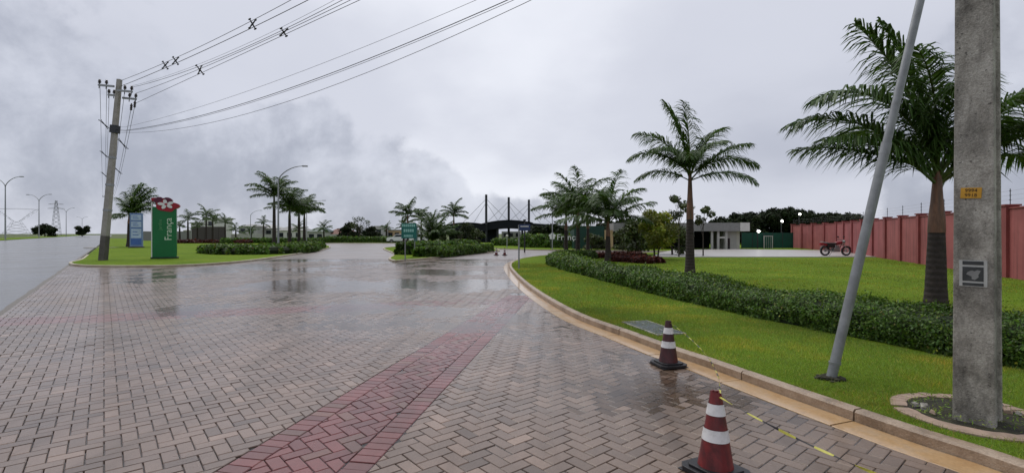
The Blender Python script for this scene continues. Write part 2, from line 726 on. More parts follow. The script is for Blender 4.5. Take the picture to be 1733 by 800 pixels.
M['old_concrete'] = m.m
M['pale_concrete'] = simple("pole_concrete", (0.33, 0.31, 0.275), 0.8, var=0.2, scale=3, bump=0.2)
M['dark_concrete'] = simple("pole_concrete_wet", (0.085, 0.076, 0.068), 0.6, var=0.3, scale=4, bump=0.2)
M['plaza'] = simple("plaza_concrete", (0.40, 0.38, 0.36), 0.35, var=0.12, scale=0.8, bump=0.1)
M['collar'] = simple("collar_concrete", (0.33, 0.24, 0.18), 0.7, var=0.25, scale=9, bump=0.5)

m = Mat("soil").set(Roughness=0.8)
m.col(m.ramp(m.noise(9, 6, 0.7), [(0.3, (0.012, 0.011, 0.007)), (0.55, (0.045, 0.042, 0.018)), (0.75, (0.07, 0.09, 0.022))]))
m.bump(m.noise(26, 6, 0.7), 1.0, 0.05)
M['soil'] = m.m
M['galvanised'] = simple("galvanised_steel", (0.235, 0.245, 0.25), 0.48, 0.35, var=0.2, scale=9)
M['lamp_metal'] = simple("lamp_metal", (0.30, 0.31, 0.32), 0.5, 0.3)
M['dark_metal'] = simple("dark_metal", (0.030, 0.032, 0.036), 0.45, 0.2)
M['wire'] = simple("cable", (0.055, 0.056, 0.062), 0.6)
M['wire_pale'] = simple("telephone_cable", (0.16, 0.16, 0.175), 0.6)
M['porcelain'] = simple("insulator_brown", (0.045, 0.035, 0.032), 0.25)
M['white'] = simple("white_paint", (0.72, 0.72, 0.72), 0.4, var=0.06)
M['offwhite'] = simple("white_render", (0.56, 0.55, 0.52), 0.7, var=0.08, scale=2)
M['grey_render'] = simple("grey_render", (0.40, 0.395, 0.38), 0.7, var=0.1, scale=2)
M['fascia'] = simple("grey_fascia", (0.20, 0.20, 0.195), 0.6, var=0.1)
M['cream'] = simple("cream_render", (0.50, 0.36, 0.20), 0.7, var=0.1)
M['black'] = simple("black_rubber", (0.013, 0.012, 0.014), 0.42, var=0.3, scale=12)
M['glass'] = simple("dark_glass", (0.02, 0.025, 0.03), 0.08)
M['dark_roof'] = simple("dark_roof_sheet", (0.010, 0.012, 0.016), 0.7, spec=0.15)
M['roof_edge'] = simple("pale_roof_edge", (0.30, 0.31, 0.33), 0.5)
M['dark_panel'] = simple("dark_panel", (0.010, 0.014, 0.018), 0.7, spec=0.15)
M['green_panel'] = simple("dark_green_cladding", (0.006, 0.042, 0.028), 0.5, var=0.25, scale=1.5)
M['green_mesh'] = simple("green_fence_net", (0.004, 0.060, 0.040), 0.7, var=0.25, scale=1.0)
M['totem_green'] = simple("totem_green", (0.002, 0.135, 0.035), 0.3, var=0.1, scale=1.5)
M['totem_dark'] = simple("totem_plinth", (0.004, 0.030, 0.012), 0.5)
M['sign_red'] = simple("totem_red", (0.33, 0.006, 0.020), 0.3, var=0.15, scale=3)
M['sign_dark_red'] = simple("totem_dark_red", (0.10, 0.006, 0.03), 0.3)
M['letter'] = simple("pale_lettering", (0.55, 0.66, 0.52), 0.5)
M['letter_dim'] = simple("dim_lettering", (0.10, 0.30, 0.13), 0.5)
M['blue'] = simple("totem_blue", (0.060, 0.135, 0.40), 0.4, var=0.15)
M['blue_frame'] = simple("totem_blue_grey", (0.17, 0.25, 0.42), 0.4)
M['blue_panel'] = simple("totem_pale_panel", (0.42, 0.52, 0.66), 0.4, var=0.15, scale=5)
M['sign_blue'] = simple("sign_blue", (0.012, 0.030, 0.105), 0.4)
M['sign_teal'] = simple("sign_green", (0.004, 0.125, 0.095), 0.4)
M['sign_teal_dark'] = simple("sign_dark_green", (0.003, 0.060, 0.052), 0.4)
M['teal_text'] = simple("sign_lettering", (0.25, 0.52, 0.44), 0.5)
M['yellow'] = simple("plate_yellow", (0.52, 0.27, 0.022), 0.45, var=0.15, scale=20)
M['plate_text'] = simple("plate_digits", (0.045, 0.018, 0.006), 0.6)
M['paper'] = simple("poster_paper", (0.40, 0.41, 0.39), 0.7)
M['ink'] = simple("poster_ink", (0.038, 0.042, 0.042), 0.6, var=0.3, scale=12)
M['ink_grey'] = simple("poster_grey", (0.20, 0.205, 0.20), 0.6)
M['tape_yellow'] = simple("tape_yellow", (0.46, 0.43, 0.07), 0.4)
M['tape_black'] = simple("tape_black", (0.02, 0.02, 0.022), 0.4)
M['tile'] = simple("roof_tile", (0.145, 0.055, 0.036), 0.7, var=0.25)
M['brown_wall'] = simple("brown_wall", (0.060, 0.050, 0.047), 0.7, var=0.15)
M['moto_red'] = simple("motorcycle_red", (0.20, 0.012, 0.018), 0.25)
M['chrome'] = simple("engine_metal", (0.26, 0.26, 0.26), 0.35, 0.6)
M['moto_black'] = simple("motorcycle_black", (0.012, 0.011, 0.011), 0.45)
M['cover'] = simple("manhole_steel", (0.085, 0.102, 0.116), 0.38, 0.2, var=0.35, scale=9, bump=0.4)

m = Mat("cone_red").set(Roughness=0.42)
f = m.noise(7, 6, 0.7, 0.4, vec=m.co(), stretch=(1, 1, 0.5))
m.col(m.ramp(f, [(0.30, (0.035, 0.004, 0.005)), (0.50, (0.140, 0.010, 0.011)), (0.70, (0.24, 0.022, 0.018))]))
m.bump(m.noise(20, 4, vec=m.co()), 0.15, 0.01)
M['cone_red'] = m.m
m = Mat("cone_red_dirty").set(Roughness=0.4)
f = m.noise(6, 6, 0.7, 0.4, vec=m.co(), stretch=(1, 1, 0.5))
m.col(m.ramp(f, [(0.30, (0.018, 0.004, 0.005)), (0.52, (0.060, 0.008, 0.010)), (0.76, (0.13, 0.016, 0.016))]))
M['cone_dirty'] = m.m
m = Mat("cone_band").set(Roughness=0.45)
m.col(m.ramp(m.noise(9, 6, 0.7, vec=m.co()), [(0.3, (0.50, 0.49, 0.47)), (0.55, (0.72, 0.71, 0.70)), (0.8, (0.78, 0.78, 0.77))]))
M['cone_white'] = m.m

m = Mat("red_wall_paint").set(Roughness=0.75)
f = m.noise(0.5, 6, 0.65, 0.4, vec=m.geo(), stretch=(1, 1, 1.8))
c = m.ramp(f, [(0.3, (0.240, 0.056, 0.055)), (0.7, (0.345, 0.094, 0.090))])
m.col(m.mix(1.0, c, m.ramp(m.noise(1.2, 5, 0.6, vec=m.geo(), stretch=(5, 5, 0.25)), [(0.34, 0.62), (0.50, 0.98), (0.7, 1.08)]), 'MULTIPLY'))
m.bump(m.noise(25, 5), 0.25, 0.01)
M['red_wall'] = m.m
M['red_pillar'] = simple("red_pillar_paint", (0.235, 0.056, 0.054), 0.75, var=0.2, scale=1.5, bump=0.2)

m = Mat("lit_lamp")
m.set(Base_Color=(1, 1, 1, 1), Emission_Color=(1.0, 0.97, 0.88, 1), Emission_Strength=9.0)
M['lit'] = m.m


def text_mesh(name, s, size, mat, parent, M4, depth=0.004, align='CENTER'):
    cu = bpy.data.curves.new(name, 'FONT')
    cu.body = s
    cu.size = size
    cu.extrude = depth
    cu.align_x = align
    cu.align_y = 'CENTER'
    cu.resolution_u = 2
    t = bpy.data.objects.new(name, cu)
    COL.objects.link(t)
    dg = bpy.context.evaluated_depsgraph_get()
    me = bpy.data.meshes.new_from_object(t.evaluated_get(dg))
    bpy.data.objects.remove(t)
    me.transform(M4)
    me.materials.clear()
    me.materials.append(mat)
    me.name = name
    o = bpy.data.objects.new(name, me)
    link(o, parent)
    return o


# orientation for text on a face looking at -Y: text x -> X, text y -> Z
FACE_Y = Matrix(((1, 0, 0, 0), (0, 0, -1, 0), (0, 1, 0, 0), (0, 0, 0, 1)))
#@@PART2

# ================================================================== THE SITE
ZL = 0.085          # height of the lawns above the paving


def struct(o, label=None):
    o["kind"] = "structure"
    if label:
        o["label"] = label
    return o


# ground to the horizon
mb = MB()
mb.poly([(2600 * math.cos(2 * math.pi * k / 64), 2600 * math.sin(2 * math.pi * k / 64), -0.09) for k in range(64)])
struct(mb.build("ground", M['field']), "wide green ground reaching the horizon")

# road line: right edge of the wet asphalt road
RD = np.array([-0.634, 0.773])          # along the road
RN = np.array([0.773, 0.634])           # to the right of the road


def road_x(y):
    return -2.15 - 0.82 * y


def rp(s, t, z=0.0):
    """along the road s, to its right t, from the paving edge"""
    o = np.array([-2.15, 0.0])
    p = o + RD * s + RN * t
    return (p[0], p[1], z)


mb = MB()
mb.poly([rp(-60, -17.8, -0.016), rp(-60, 0, -0.016), rp(600, 0, -0.016), rp(600, -17.8, -0.016)])
struct(mb.build("road", M['asphalt']), "wet grey asphalt road beside the paved entrance")
mb = MB()
ed = [(-0.13 + 0.05 * mnoise.noise(Vector((s_ * 0.9, 0, 0))), s_) for s_ in np.arange(-8, 62, 0.5)]
for (t0, s0), (t1, s1) in zip(ed[:-1], ed[1:]):
    mb.poly([rp(s0, t0, -0.010), rp(s0, 0.02, -0.010), rp(s1, 0.02, -0.010), rp(s1, t1, -0.010)])
struct(mb.build("road_edge", M['joint']), "dark broken edge between the asphalt and the paving")

# paving: joint bed under the bricks, far sheet beyond them
PAVE = [(0.35, -3), (-24, 26.65), (-24, 45), (-48, 84), (-8, 84), (-4, 62), (10, 47), (14, 37), (5, 30), (5, -3)]
mb = MB()
mb.poly([(x, y, -0.014) for x, y in PAVE])
pave = struct(mb.build("pavement", M['joint']), "wet block paving in herringbone pattern")
BRICK_END = 30.0
mb = MB()
ZF = 0.0008
mb.poly([(x, y, ZF) for x, y in ((-24, 29.4), (-24, 45), (-48, 84), (-8, 84), (-4, 62), (10, 47), (14, 37), (4, 29.4))])
struct(mb.build("far_pavement", M['paving_far']), "far wet block paving leading to the gatehouse")

# ---------------------------------------------------------------- right kerb line
KR = catmull([(4.6, -3.0), (3.95, -0.5), (3.42, 1.5), (2.90, 3.15), (2.75, 3.45), (2.365, 4.475), (2.0, 5.55), (1.74, 6.2), (1.45, 7.1), (0.83, 9.14),
              (0.22, 13.4), (-0.19, 18.2), (-0.39, 22.3), (-0.21, 25.9), (0.49, 29.6), (2.2, 33.4), (4.6, 35.8), (8.5, 37.4), (13.5, 38.2)], 0.3)
GW, KW = 0.27, 0.12


def strip(mb, path, d0, d1, z0, z1):
    a, b = offset(path, d0), offset(path, d1)
    for k in range(len(path) - 1):
        mb.poly([(*a[k], z0), (*b[k], z1), (*b[k + 1], z1), (*a[k + 1], z0)])


def kerb_piece(mb, path, d0, d1, zb, zt, bev=0.015):
    a0, a1 = offset(path, d0), offset(path, d0 + bev)
    b1, b0 = offset(path, d1 - bev), offset(path, d1)
    n = len(path)
    prof = [(a0, zb), (a0, zt - bev), (a1, zt), (b1, zt), (b0, zt - bev), (b0, zb)]
    i = len(mb.v)
    for k in range(n):
        for arr, zz in prof:
            mb.v.append((arr[k][0], arr[k][1], zz))
    m_ = len(prof)
    for k in range(n - 1):
        for j in range(m_ - 1):
            p = i + k * m_ + j
            mb.f.append((p, p + 1, p + 1 + m_, p + m_))
            mb.c.append(None)
    mb.f.append(tuple(i + j for j in range(m_)))
    mb.f.append(tuple(i + (n - 1) * m_ + j for j in reversed(range(m_))))
    mb.c += [None, None]


def resample(path, step):
    seg = np.linalg.norm(np.diff(path, axis=0), axis=1)
    s = np.concatenate([[0], np.cumsum(seg)])
    n = int(s[-1] / step)
    t = np.linspace(0, s[-1], n + 1)
    return np.stack([np.interp(t, s, path[:, 0]), np.interp(t, s, path[:, 1])], 1)


KRs = resample(KR, 0.1)
SL = 12
mb = MB()
strip(mb, KR, -0.03, GW + KW + 0.02, -0.02, -0.02)
kerb_base = struct(mb.build("kerb", M['joint']), "long curved concrete kerb with gutter beside the lawn")
for k in range(0, len(KRs) - 2, SL):
    seg = KRs[k:k + SL + 1].copy()
    if len(seg) < 3:
        break
    q = 0.14
    seg[0] = seg[0] * (1 - q) + seg[1] * q
    a = MB()
    kerb_piece(a, seg, GW, GW + KW, -0.03, ZL + 0.012 + random.uniform(-0.003, 0.003), 0.018)
    a.build("kerb_stone", M['kerb'], kerb_base)
    g = MB()
    kerb_piece(g, seg, 0.0, GW - 0.006, -0.03, 0.006 + random.uniform(-0.002, 0.001), 0.004)
    g.build("gutter_slab", M['gutter'], kerb_base)


def kerbed_lawn(name, kpath, poly, label, zt=ZL, mat=None, kw=0.14):
    mb_ = MB()
    mb_.poly([(x, y, zt) for x, y in poly])
    o = struct(mb_.build(name, mat or M['lawn'], fix=False), label)
    if kpath is not None:
        a_ = MB()
        kerb_piece(a_, kpath, 0.0, kw, -0.03, zt + 0.012, 0.02)
        struct(a_.build("kerb", M['kerb_pale']), "pale concrete kerb round the " + label)
    return o


# right lawn
inner = offset(KR, GW + KW - 0.02)
RL = [tuple(p) for p in inner] + [(60, 41), (60, -6), (5.2, -6)]
mb = MB()
mb.poly([(x, y, ZL) for x, y in RL])
struct(mb.build("lawn", M['lawn'], fix=False), "bright green lawn on the right behind the kerb")

# left lawn
LK = catmull([(-29.5, 33.6), (-24.7, 27.7), (-22.6, 24.7), (-20.6, 22.9), (-18.8, 22.25), (-16.8, 22.25), (-15.2, 23.1), (-14.5, 25.9), (-15.0, 31),
              (-17.1, 42.4), (-19.5, 52), (-24, 62), (-31, 70)], 0.5)
LK = LK[::-1]                              # lawn lies to the right of this direction
LLi = offset(LK, 0.1)
LL = [tuple(p) for p in LLi] + [(-66.5, 79.0), (-120, 144.0), (-60, 144), (-31, 90)]
kerbed_lawn("lawn", LK, LL, "left lawn with the green totem")

# island
IK = [(-6.4, 26.4), (-4.7, 30.3), (-3.1, 36.3), (-1.6, 39.7), (-1.1, 43.8), (-2.6, 50.0), (-7.5, 55.5), (-12.4, 55.8), (-13.2, 49.8), (-8.9, 36.3), (-7.4, 29.0), (-6.4, 26.4)]
IKc = catmull(IK, 0.5)[::-1]
kerbed_lawn("lawn", IKc, [tuple(p) for p in offset(IKc, 0.1)], "island lawn between the two lanes", zt=0.08)

# far lawns that close the view
FL = [(-1.2, 47.5), (2.5, 44.6), (10, 43.4), (14, 40.5), (14, 39.2), (70, 39.2), (70, 110), (-70, 110), (-60, 88), (-44, 80), (-27, 76.5), (-16, 76), (-9, 72), (-5.5, 62), (-3.5, 53)]
FKp = np.array([(14, 39.4), (14, 40.5), (10, 43.4), (2.5, 44.6), (-1.2, 47.5), (-3.5, 53), (-5.5, 62), (-9, 72), (-16, 76), (-27, 76.5), (-44, 80)])
kerbed_lawn("lawn", FKp, FL, "far lawn before the gatehouse", zt=0.07)

# median and bank on the far side of the road
mb = MB()
mb.poly([rp(-60, -17.8, 0.10), rp(600, -17.8, 0.10), rp(600, -25.0, 0.14), rp(-60, -25.0, 0.14)])
for s0 in (0,):
    mb.poly([rp(-60, -17.8, -0.05), rp(600, -17.8, -0.05), rp(600, -17.8, 0.10), rp(-60, -17.8, 0.10)])
struct(mb.build("verge", M['lawn'], fix=False), "grass strip along the far side of the wet road")
mb = MB()
prof = [(-26, 0.0), (-27, 1.15), (-31, 1.35), (-40, 2.0), (-60, 2.6), (-120, 3.2), (-220, 3.4)]
ss = list(range(-40, 420, 20))
for (t0, z0), (t1, z1) in zip(prof[:-1], prof[1:]):
    for s0, s1 in zip(ss[:-1], ss[1:]):
        def zz(s, z):
            return z * max(0.0, min(1.0, 1.25 - s / 260.0)) * (0.85 + 0.25 * mnoise.noise(Vector((s * 0.02, z, 0))))
        mb.poly([rp(s0, t0, zz(s0, z0)), rp(s1, t0, zz(s1, z0)), rp(s1, t1, zz(s1, z1)), rp(s0, t1, zz(s0, z1))])
struct(mb.build("bank", M['field']), "low green bank beyond the road")
# ================================================================== block paving, brick by brick
ANG = R(40.1)
A_ = np.array([-math.sin(ANG), math.cos(ANG)])
B_ = np.array([math.cos(ANG), math.sin(ANG)])
U = 0.1


def hash2(i, j, k=0):
    h = (i * 374761393 + j * 668265263 + k * 1442695041) & 0xffffffff
    h = ((h ^ (h >> 13)) * 1274126177) & 0xffffffff
    return ((h ^ (h >> 16)) & 0xffff) / 65535.0


# red band edges (a little narrower further away), two straight lines
BL0, BL1 = np.array(G(420, 765)), np.array(G(816, 526))
BR0, BR1 = np.array(G(622.5, 798)), np.array(G(878, 524))


def line_n(p, q):
    t = (q - p) / np.linalg.norm(q - p)
    return np.array([t[1], -t[0]])          # to the right of p->q


nL, nR = line_n(BL0, BL1), line_n(BR0, BR1)
BAND_END = 12.2


def clip(poly, p0, n):
    """keep the side where (p - p0).n >= 0"""
    out = []
    m_ = len(poly)
    for i in range(m_):
        a, b = poly[i], poly[(i + 1) % m_]
        da, db = float(np.dot(a - p0, n)), float(np.dot(b - p0, n))
        if da >= 0:
            out.append(a)
        if da * db < 0:
            out.append(a + (b - a) * (da / (da - db)))
    return out


def area(poly):
    s = 0
    for i in range(len(poly)):
        a, b = poly[i], poly[(i + 1) % len(poly)]
        s += a[0] * b[1] - a[1] * b[0]
    return s / 2


KRd = resample(KR, 0.1)
KRt = np.gradient(KRd, axis=0)
KRt /= np.linalg.norm(KRt, axis=1)[:, None]
KRnl = np.stack([-KRt[:, 1], KRt[:, 0]], 1)      # to the left, towards the paving


def und(x, y):
    """the settled paving: shallow hollows where rain stands"""
    v = Vector((x, y, 0.0))
    z = 0.0065 * mnoise.noise(v * 0.30 + Vector((3.3, 8.1, 0))) + 0.0040 * mnoise.noise(v * 0.95 + Vector((7.7, 1.9, 2)))
    t = max(0.0, min(1.0, (y - 4.5) / 5.0))
    z += 0.0055 * (1 - t) - 0.0008 * t
    rd = (x - road_x(y)) * 0.773
    if rd < 2.6:
        z += 0.009 * (1 - max(0.0, rd) / 2.6)
    if x > -0.5 and 4.2 < y < 9.5:
        z -= 0.0035 * min(1, (x + 0.5) / 0.8)
    return z


LLn = LL
bricks = []                                      # (poly, red, seed)
W_ = 0.0030                                      # half joint


def rect(o, a, b, la, lb):
    return [o + a * W_ + b * W_, o + a * W_ + b * (lb - W_), o + a * (la - W_) + b * (lb - W_), o + a * (la - W_) + b * W_]


B2a, B2b = np.array([-9.4, 8.30]), np.array([0.5, 11.45])
n2_ = line_n(B2a, B2b)


def in_band2(c):
    return abs(float(np.dot(c - B2a, n2_))) < 0.47


def place(poly, force_red=None, seed=0, band=False):
    c = sum(poly) / len(poly)
    x, y = c
    if y < 0.8 or y > BRICK_END or abs(x) > 1.07 * y + 1.6 or x < road_x(y) - 0.1:
        return
    if x < road_x(y) + 0.16:
        poly = clip(poly, np.array([road_x(0) + 0.012, 0.0]), RN)
    # gutter side
    d2 = (KRd[:, 0] - x) ** 2 + (KRd[:, 1] - y) ** 2
    k = int(np.argmin(d2))
    sd = float(np.dot(c - KRd[k], KRnl[k]))
    if sd < -0.15:
        return
    if sd < 0.2 and len(poly) > 2:
        poly = clip(poly, KRd[k] + KRnl[k] * 0.008, KRnl[k])
    if len(poly) < 3 or abs(area(poly)) < 0.0012:
        return
    if x < -13 and in_poly((x, y), LLn):
        return
    red = force_red if force_red is not None else (2 if in_band2(c) and hash2(seed, 77) < (1.0 if x < -2.4 else 0.45) else 0)
    if area(poly) < 0:
        poly = poly[::-1]
    bricks.append((poly, red, seed))


I0 = range(-40, 330)
for i in range(-260, 260):
    for j in range(-20, 480):
        m4 = (i - j) % 4
        if m4 not in (0, 3):
            continue
        o = B_ * (i * U) + A_ * (j * U)
        if o[1] < 0.5 or o[1] > BRICK_END or abs(o[0]) > 1.07 * o[1] + 1.8 or o[0] < road_x(o[1]) - 0.3 or o[0] > 4.2:
            continue
        poly = rect(o, A_, B_, U, 2 * U) if m4 == 0 else rect(o, A_, B_, 2 * U, U)
        c = sum(poly) / 4
        if c[1] < BAND_END + 0.4:
            dl = float(np.dot(c - BL0, nL))
            dr = float(np.dot(c - BR0, nR))
            if dl < 0.16 and dl > -0.16:
                poly = clip(poly, BL0 - nL * 0.004, -nL)
            elif dr > -0.16 and dr < 0.16:
                poly = clip(poly, BR0 + nR * 0.004, nR)
            elif dl >= 0.16 and dr <= -0.16:
                continue
            if len(poly) < 3:
                continue
        place(poly, None, (i * 7919 + j) & 0xffff)

# the band: soldier courses either side, herringbone between them
tB = ((BL1 - BL0) / np.linalg.norm(BL1 - BL0) + (BR1 - BR0) / np.linalg.norm(BR1 - BR0))
tB /= np.linalg.norm(tB)
wB = np.array([tB[1], -tB[0]])
SW = 0.195


def on_line(p0, p1, y):
    return p0 + (p1 - p0) * ((y - p0[1]) / (p1[1] - p0[1]))


for side in (0, 1):
    p0, p1 = (BL0, BL1) if side == 0 else (BR0, BR1)
    tt = (p1 - p0) / np.linalg.norm(p1 - p0)
    nn = np.array([tt[1], -tt[0]]) * (1 if side == 0 else -1)
    st = on_line(p0, p1, 0.6)
    k = 0
    while True:
        o = st + tt * (k * U)
        if o[1] > BAND_END:
            break
        poly = [o + tt * W_ + nn * W_, o + tt * (U - W_) + nn * W_, o + tt * (U - W_) + nn * (SW - W_), o + tt * W_ + nn * (SW - W_)]
        place(poly, True, 50000 + k * 2 + side)
        k += 1
tR = tB
hA = (tR + wB * -1) / math.sqrt(2)
hA = tR * math.cos(R(38)) - wB * math.sin(R(38)) * -1
hB = np.array([hA[1], -hA[0]])
o0 = on_line(BL0, BL1, 0.8)
for i in range(-120, 160):
    for j in range(-120, 160):
        m4 = (i - j) % 4
        if m4 not in (0, 3):
            continue
        o = o0 + hB * (i * U) + hA * (j * U)
        if o[1] < 0.5 or o[1] > BAND_END:
            continue
        if float(np.dot(o - BL0, nL)) < -0.3 or float(np.dot(o - BR0, nR)) > 0.3:
            continue
        poly = rect(o, hA, hB, U, 2 * U) if m4 == 0 else rect(o, hA, hB, 2 * U, U)
        poly = clip(poly, BL0 + nL * (SW + 0.004), nL)
        if len(poly) > 2:
            poly = clip(poly, BR0 - nR * (SW + 0.004), -nR)
        if len(poly) > 2:
            place(poly, True, 70000 + i * 300 + j)


def brick_col(seed, red, x, y):
    r1, r2 = hash2(seed, 3), hash2(seed, 9)
    if red == 2:
        return np.array([0.165, 0.070, 0.062]) * (0.74 + 0.5 * r1)
    if red:
        b = np.array([0.150, 0.038, 0.036]) if r2 > 0.12 else np.array([0.145, 0.062, 0.047])
        return b * (0.74 + 0.5 * r1)
    g = 0.5 + 0.5 * mnoise.noise(Vector((x * 0.25, y * 0.25, 4.0)))
    b = np.array([0.186, 0.129, 0.106]) * (1 - g) + np.array([0.156, 0.112, 0.080]) * g
    if r2 > 0.93:
        b = b * 1.28
    elif r2 < 0.06:
        b = b * 0.72
    return b * (0.82 + 0.34 * r1)


def brick_geom(poly, seed, near):
    """verts, faces of one block"""
    c = sum(poly) / len(poly)
    zt = und(c[0], c[1]) + 0.0022 * (hash2(seed, 21) - 0.5) - (0.003 if hash2(seed, 31) < 0.03 else 0)
    tx, ty = 0.017 * (hash2(seed, 22) - 0.5), 0.017 * (hash2(seed, 23) - 0.5)

    def zat(p):
        return zt + tx * (p[0] - c[0]) + ty * (p[1] - c[1])
    n = len(poly)
    if not near:
        return [(p[0], p[1], zat(p)) for p in poly], [tuple(range(n))]
    ins = [p + (c - p) * min(0.3, 0.0055 / max(1e-4, np.linalg.norm(c - p))) * 1.3 for p in poly]
    v = [(p[0], p[1], zat(p)) for p in ins] + [(p[0], p[1], zat(p) - 0.0045) for p in poly] + [(p[0], p[1], -0.016) for p in poly]
    f = [tuple(range(n))]
    for k in range(n):
        k2 = (k + 1) % n
        f.append((k2, k, n + k, n + k2))
        f.append((n + k2, n + k, 2 * n + k, 2 * n + k2))
    return v, f


def seen_key(b):
    c = sum(b[0]) / len(b[0])
    px, py = CX + F * c[0] / c[1], HY + F * H / c[1]
    inside = 0 <= px <= 1733 and py <= 800
    return (0 if inside else 1, c[1])


# the blocks that show largest stand alone, the rest are one mesh
order = sorted(bricks, key=seen_key)
solo, rest = order[:300], order[300:]
for poly, red, seed in solo:
    c = sum(poly) / len(poly)
    v, f = brick_geom(poly, seed, True)
    me = bpy.data.meshes.new("brick")
    me.from_pydata([(p[0] - c[0], p[1] - c[1], p[2]) for p in v], [], f)
    at = me.attributes.new("Col", 'FLOAT_COLOR', 'FACE')
    cc = brick_col(seed, red, *c)
    at.data.foreach_set("color", np.tile(np.array([*cc, 1.0], np.float32), len(f)))
    me.materials.append(M['brick'])
    o = bpy.data.objects.new("brick", me)
    o.location = (c[0], c[1], 0)
    link(o, pave)
V, FF, CC = [], [], []
for poly, red, seed in rest:
    c = sum(poly) / len(poly)
    v, f = brick_geom(poly, seed, c[1] < 17)
    b = len(V)
    V += v
    cc = brick_col(seed, red, *c)
    for q in f:
        FF.append(tuple(b + k for k in q))
        CC.append(cc)
me = bpy.data.meshes.new("bricks")
me.from_pydata(V, [], FF)
at = me.attributes.new("Col", 'FLOAT_COLOR', 'FACE')
arr = np.ones((len(FF), 4), np.float32)
arr[:, :3] = np.array(CC)
at.data.foreach_set("color", arr.ravel())
me.materials.append(M['brick'])
o = bpy.data.objects.new("bricks", me)
link(o, pave)
o["kind"] = "stuff"
print("bricks", len(bricks), "faces", len(FF))

# standing rain water in the hollows
mb = MB()
WZ = -0.0016
mb.poly([(-1.2, -1, WZ), (-23.8, 26.55, WZ), (-24, 45, WZ), (-48, 84, WZ), (-8, 84, WZ), (-4, 62, WZ), (10, 47, WZ), (14, 37, WZ), (4, 29, WZ), (0.6, 13, WZ), (1.6, 8, WZ), (3.5, 3, WZ), (4.4, -1, WZ)])
w_ = mb.build("rain_water", M['water'])
tag(w_, "shallow puddles of rain water lying on the block paving", None, None, "structure")
#@@PART3

# ================================================================== PLANTS


def frond_mesh(L, e0, bend, seed, n=58, lw=1.0, wide=1.0):
    """one feather leaf in the x,z plane: midrib and hanging leaflets"""
    rr = random.Random(seed)
    K = 14
    pts = [Vector((0, 0, 0))]
    for k in range(K):
        s = (k + 0.5) / K
        a = R(e0 - bend * s ** 1.5)
        pts.append(pts[-1] + Vector((math.cos(a), 0, math.sin(a))) * (L / K))
    mb = MB()
    rad = [0.028 * (1 - 0.86 * k / K) * (L / 2.4) for k in range(K + 1)]
    mb.tube(pts, rad, 5)
    for k in range(len(mb.f)):
        mb.c[k] = (1.7, 1.25, 1.3)
    for side in (-1, 1):
        for k in range(n):
            s = 0.13 + 0.87 * (k + rr.uniform(0, 0.9)) / n
            i = min(K - 1, int(s * K))
            p = pts[i].lerp(pts[i + 1], s * K - i)
            t = (pts[i + 1] - pts[i]).normalized()
            up = Vector((-t.z, 0, t.x))
            ll = L * 0.32 * wide * (math.sin(math.pi * min(1, 0.12 + s * 0.86)) ** 0.55) * rr.uniform(0.8, 1.12)
            fan = rr.uniform(-0.25, 0.6)
            d = (Vector((0, side, 0)) * 0.85 + t * (0.50 + 0.55 * s) + up * fan * 0.7).normalized()
            w = 0.0185 * lw * rr.uniform(0.75, 1.2) * (L / 2.4) ** 0.6
            col = rr.uniform(0.55, 1.35)
            c3 = (col * rr.uniform(0.9, 1.15), col, col * rr.uniform(0.8, 1.1))
            q = [p]
            dd = d.copy()
            sag = rr.uniform(0.7, 1.35)
            for h in range(3):
                q.append(q[-1] + dd * (ll / 3))
                dd = (dd + Vector((0, 0, -1)) * sag * 0.62).normalized()
            wd = d.cross(Vector((0, 0, 1)))
            if wd.length < 1e-3:
                wd = Vector((1, 0, 0))
            wd = (wd.normalized() * 0.75 + Vector((rr.uniform(-.5, .5), rr.uniform(-.5, .5), rr.uniform(-.3, .3)))).normalized()
            ws = (w * 0.7, w * 1.15, w * 0.85)
            for h in range(2):
                mb.poly([q[h] - wd * ws[h], q[h] + wd * ws[h], q[h + 1] + wd * ws[h + 1], q[h + 1] - wd * ws[h + 1]], c3)
            mb.poly([q[2] - wd * ws[2], q[2] + wd * ws[2], q[3]], c3)
    return mb


_fr = {}


def frond_data(L, e0, bend, var, n, mat, wide=1.0):
    key = (round(L, 1), round(e0 / 5), round(bend / 8), var, n, mat, wide)
    if key not in _fr:
        me = frond_mesh(key[0], key[1] * 5, key[2] * 8, (key[1] * 131 + key[2] * 17 + var * 7 + n) & 0xffff, n, lw={96: 0.80, 82: 0.88}.get(n, 1.5 if n >= 50 else 2.0), wide=wide).mesh("frond", fix=False)
        me.materials.append(M[mat])
        _fr[key] = me
    return _fr[key]


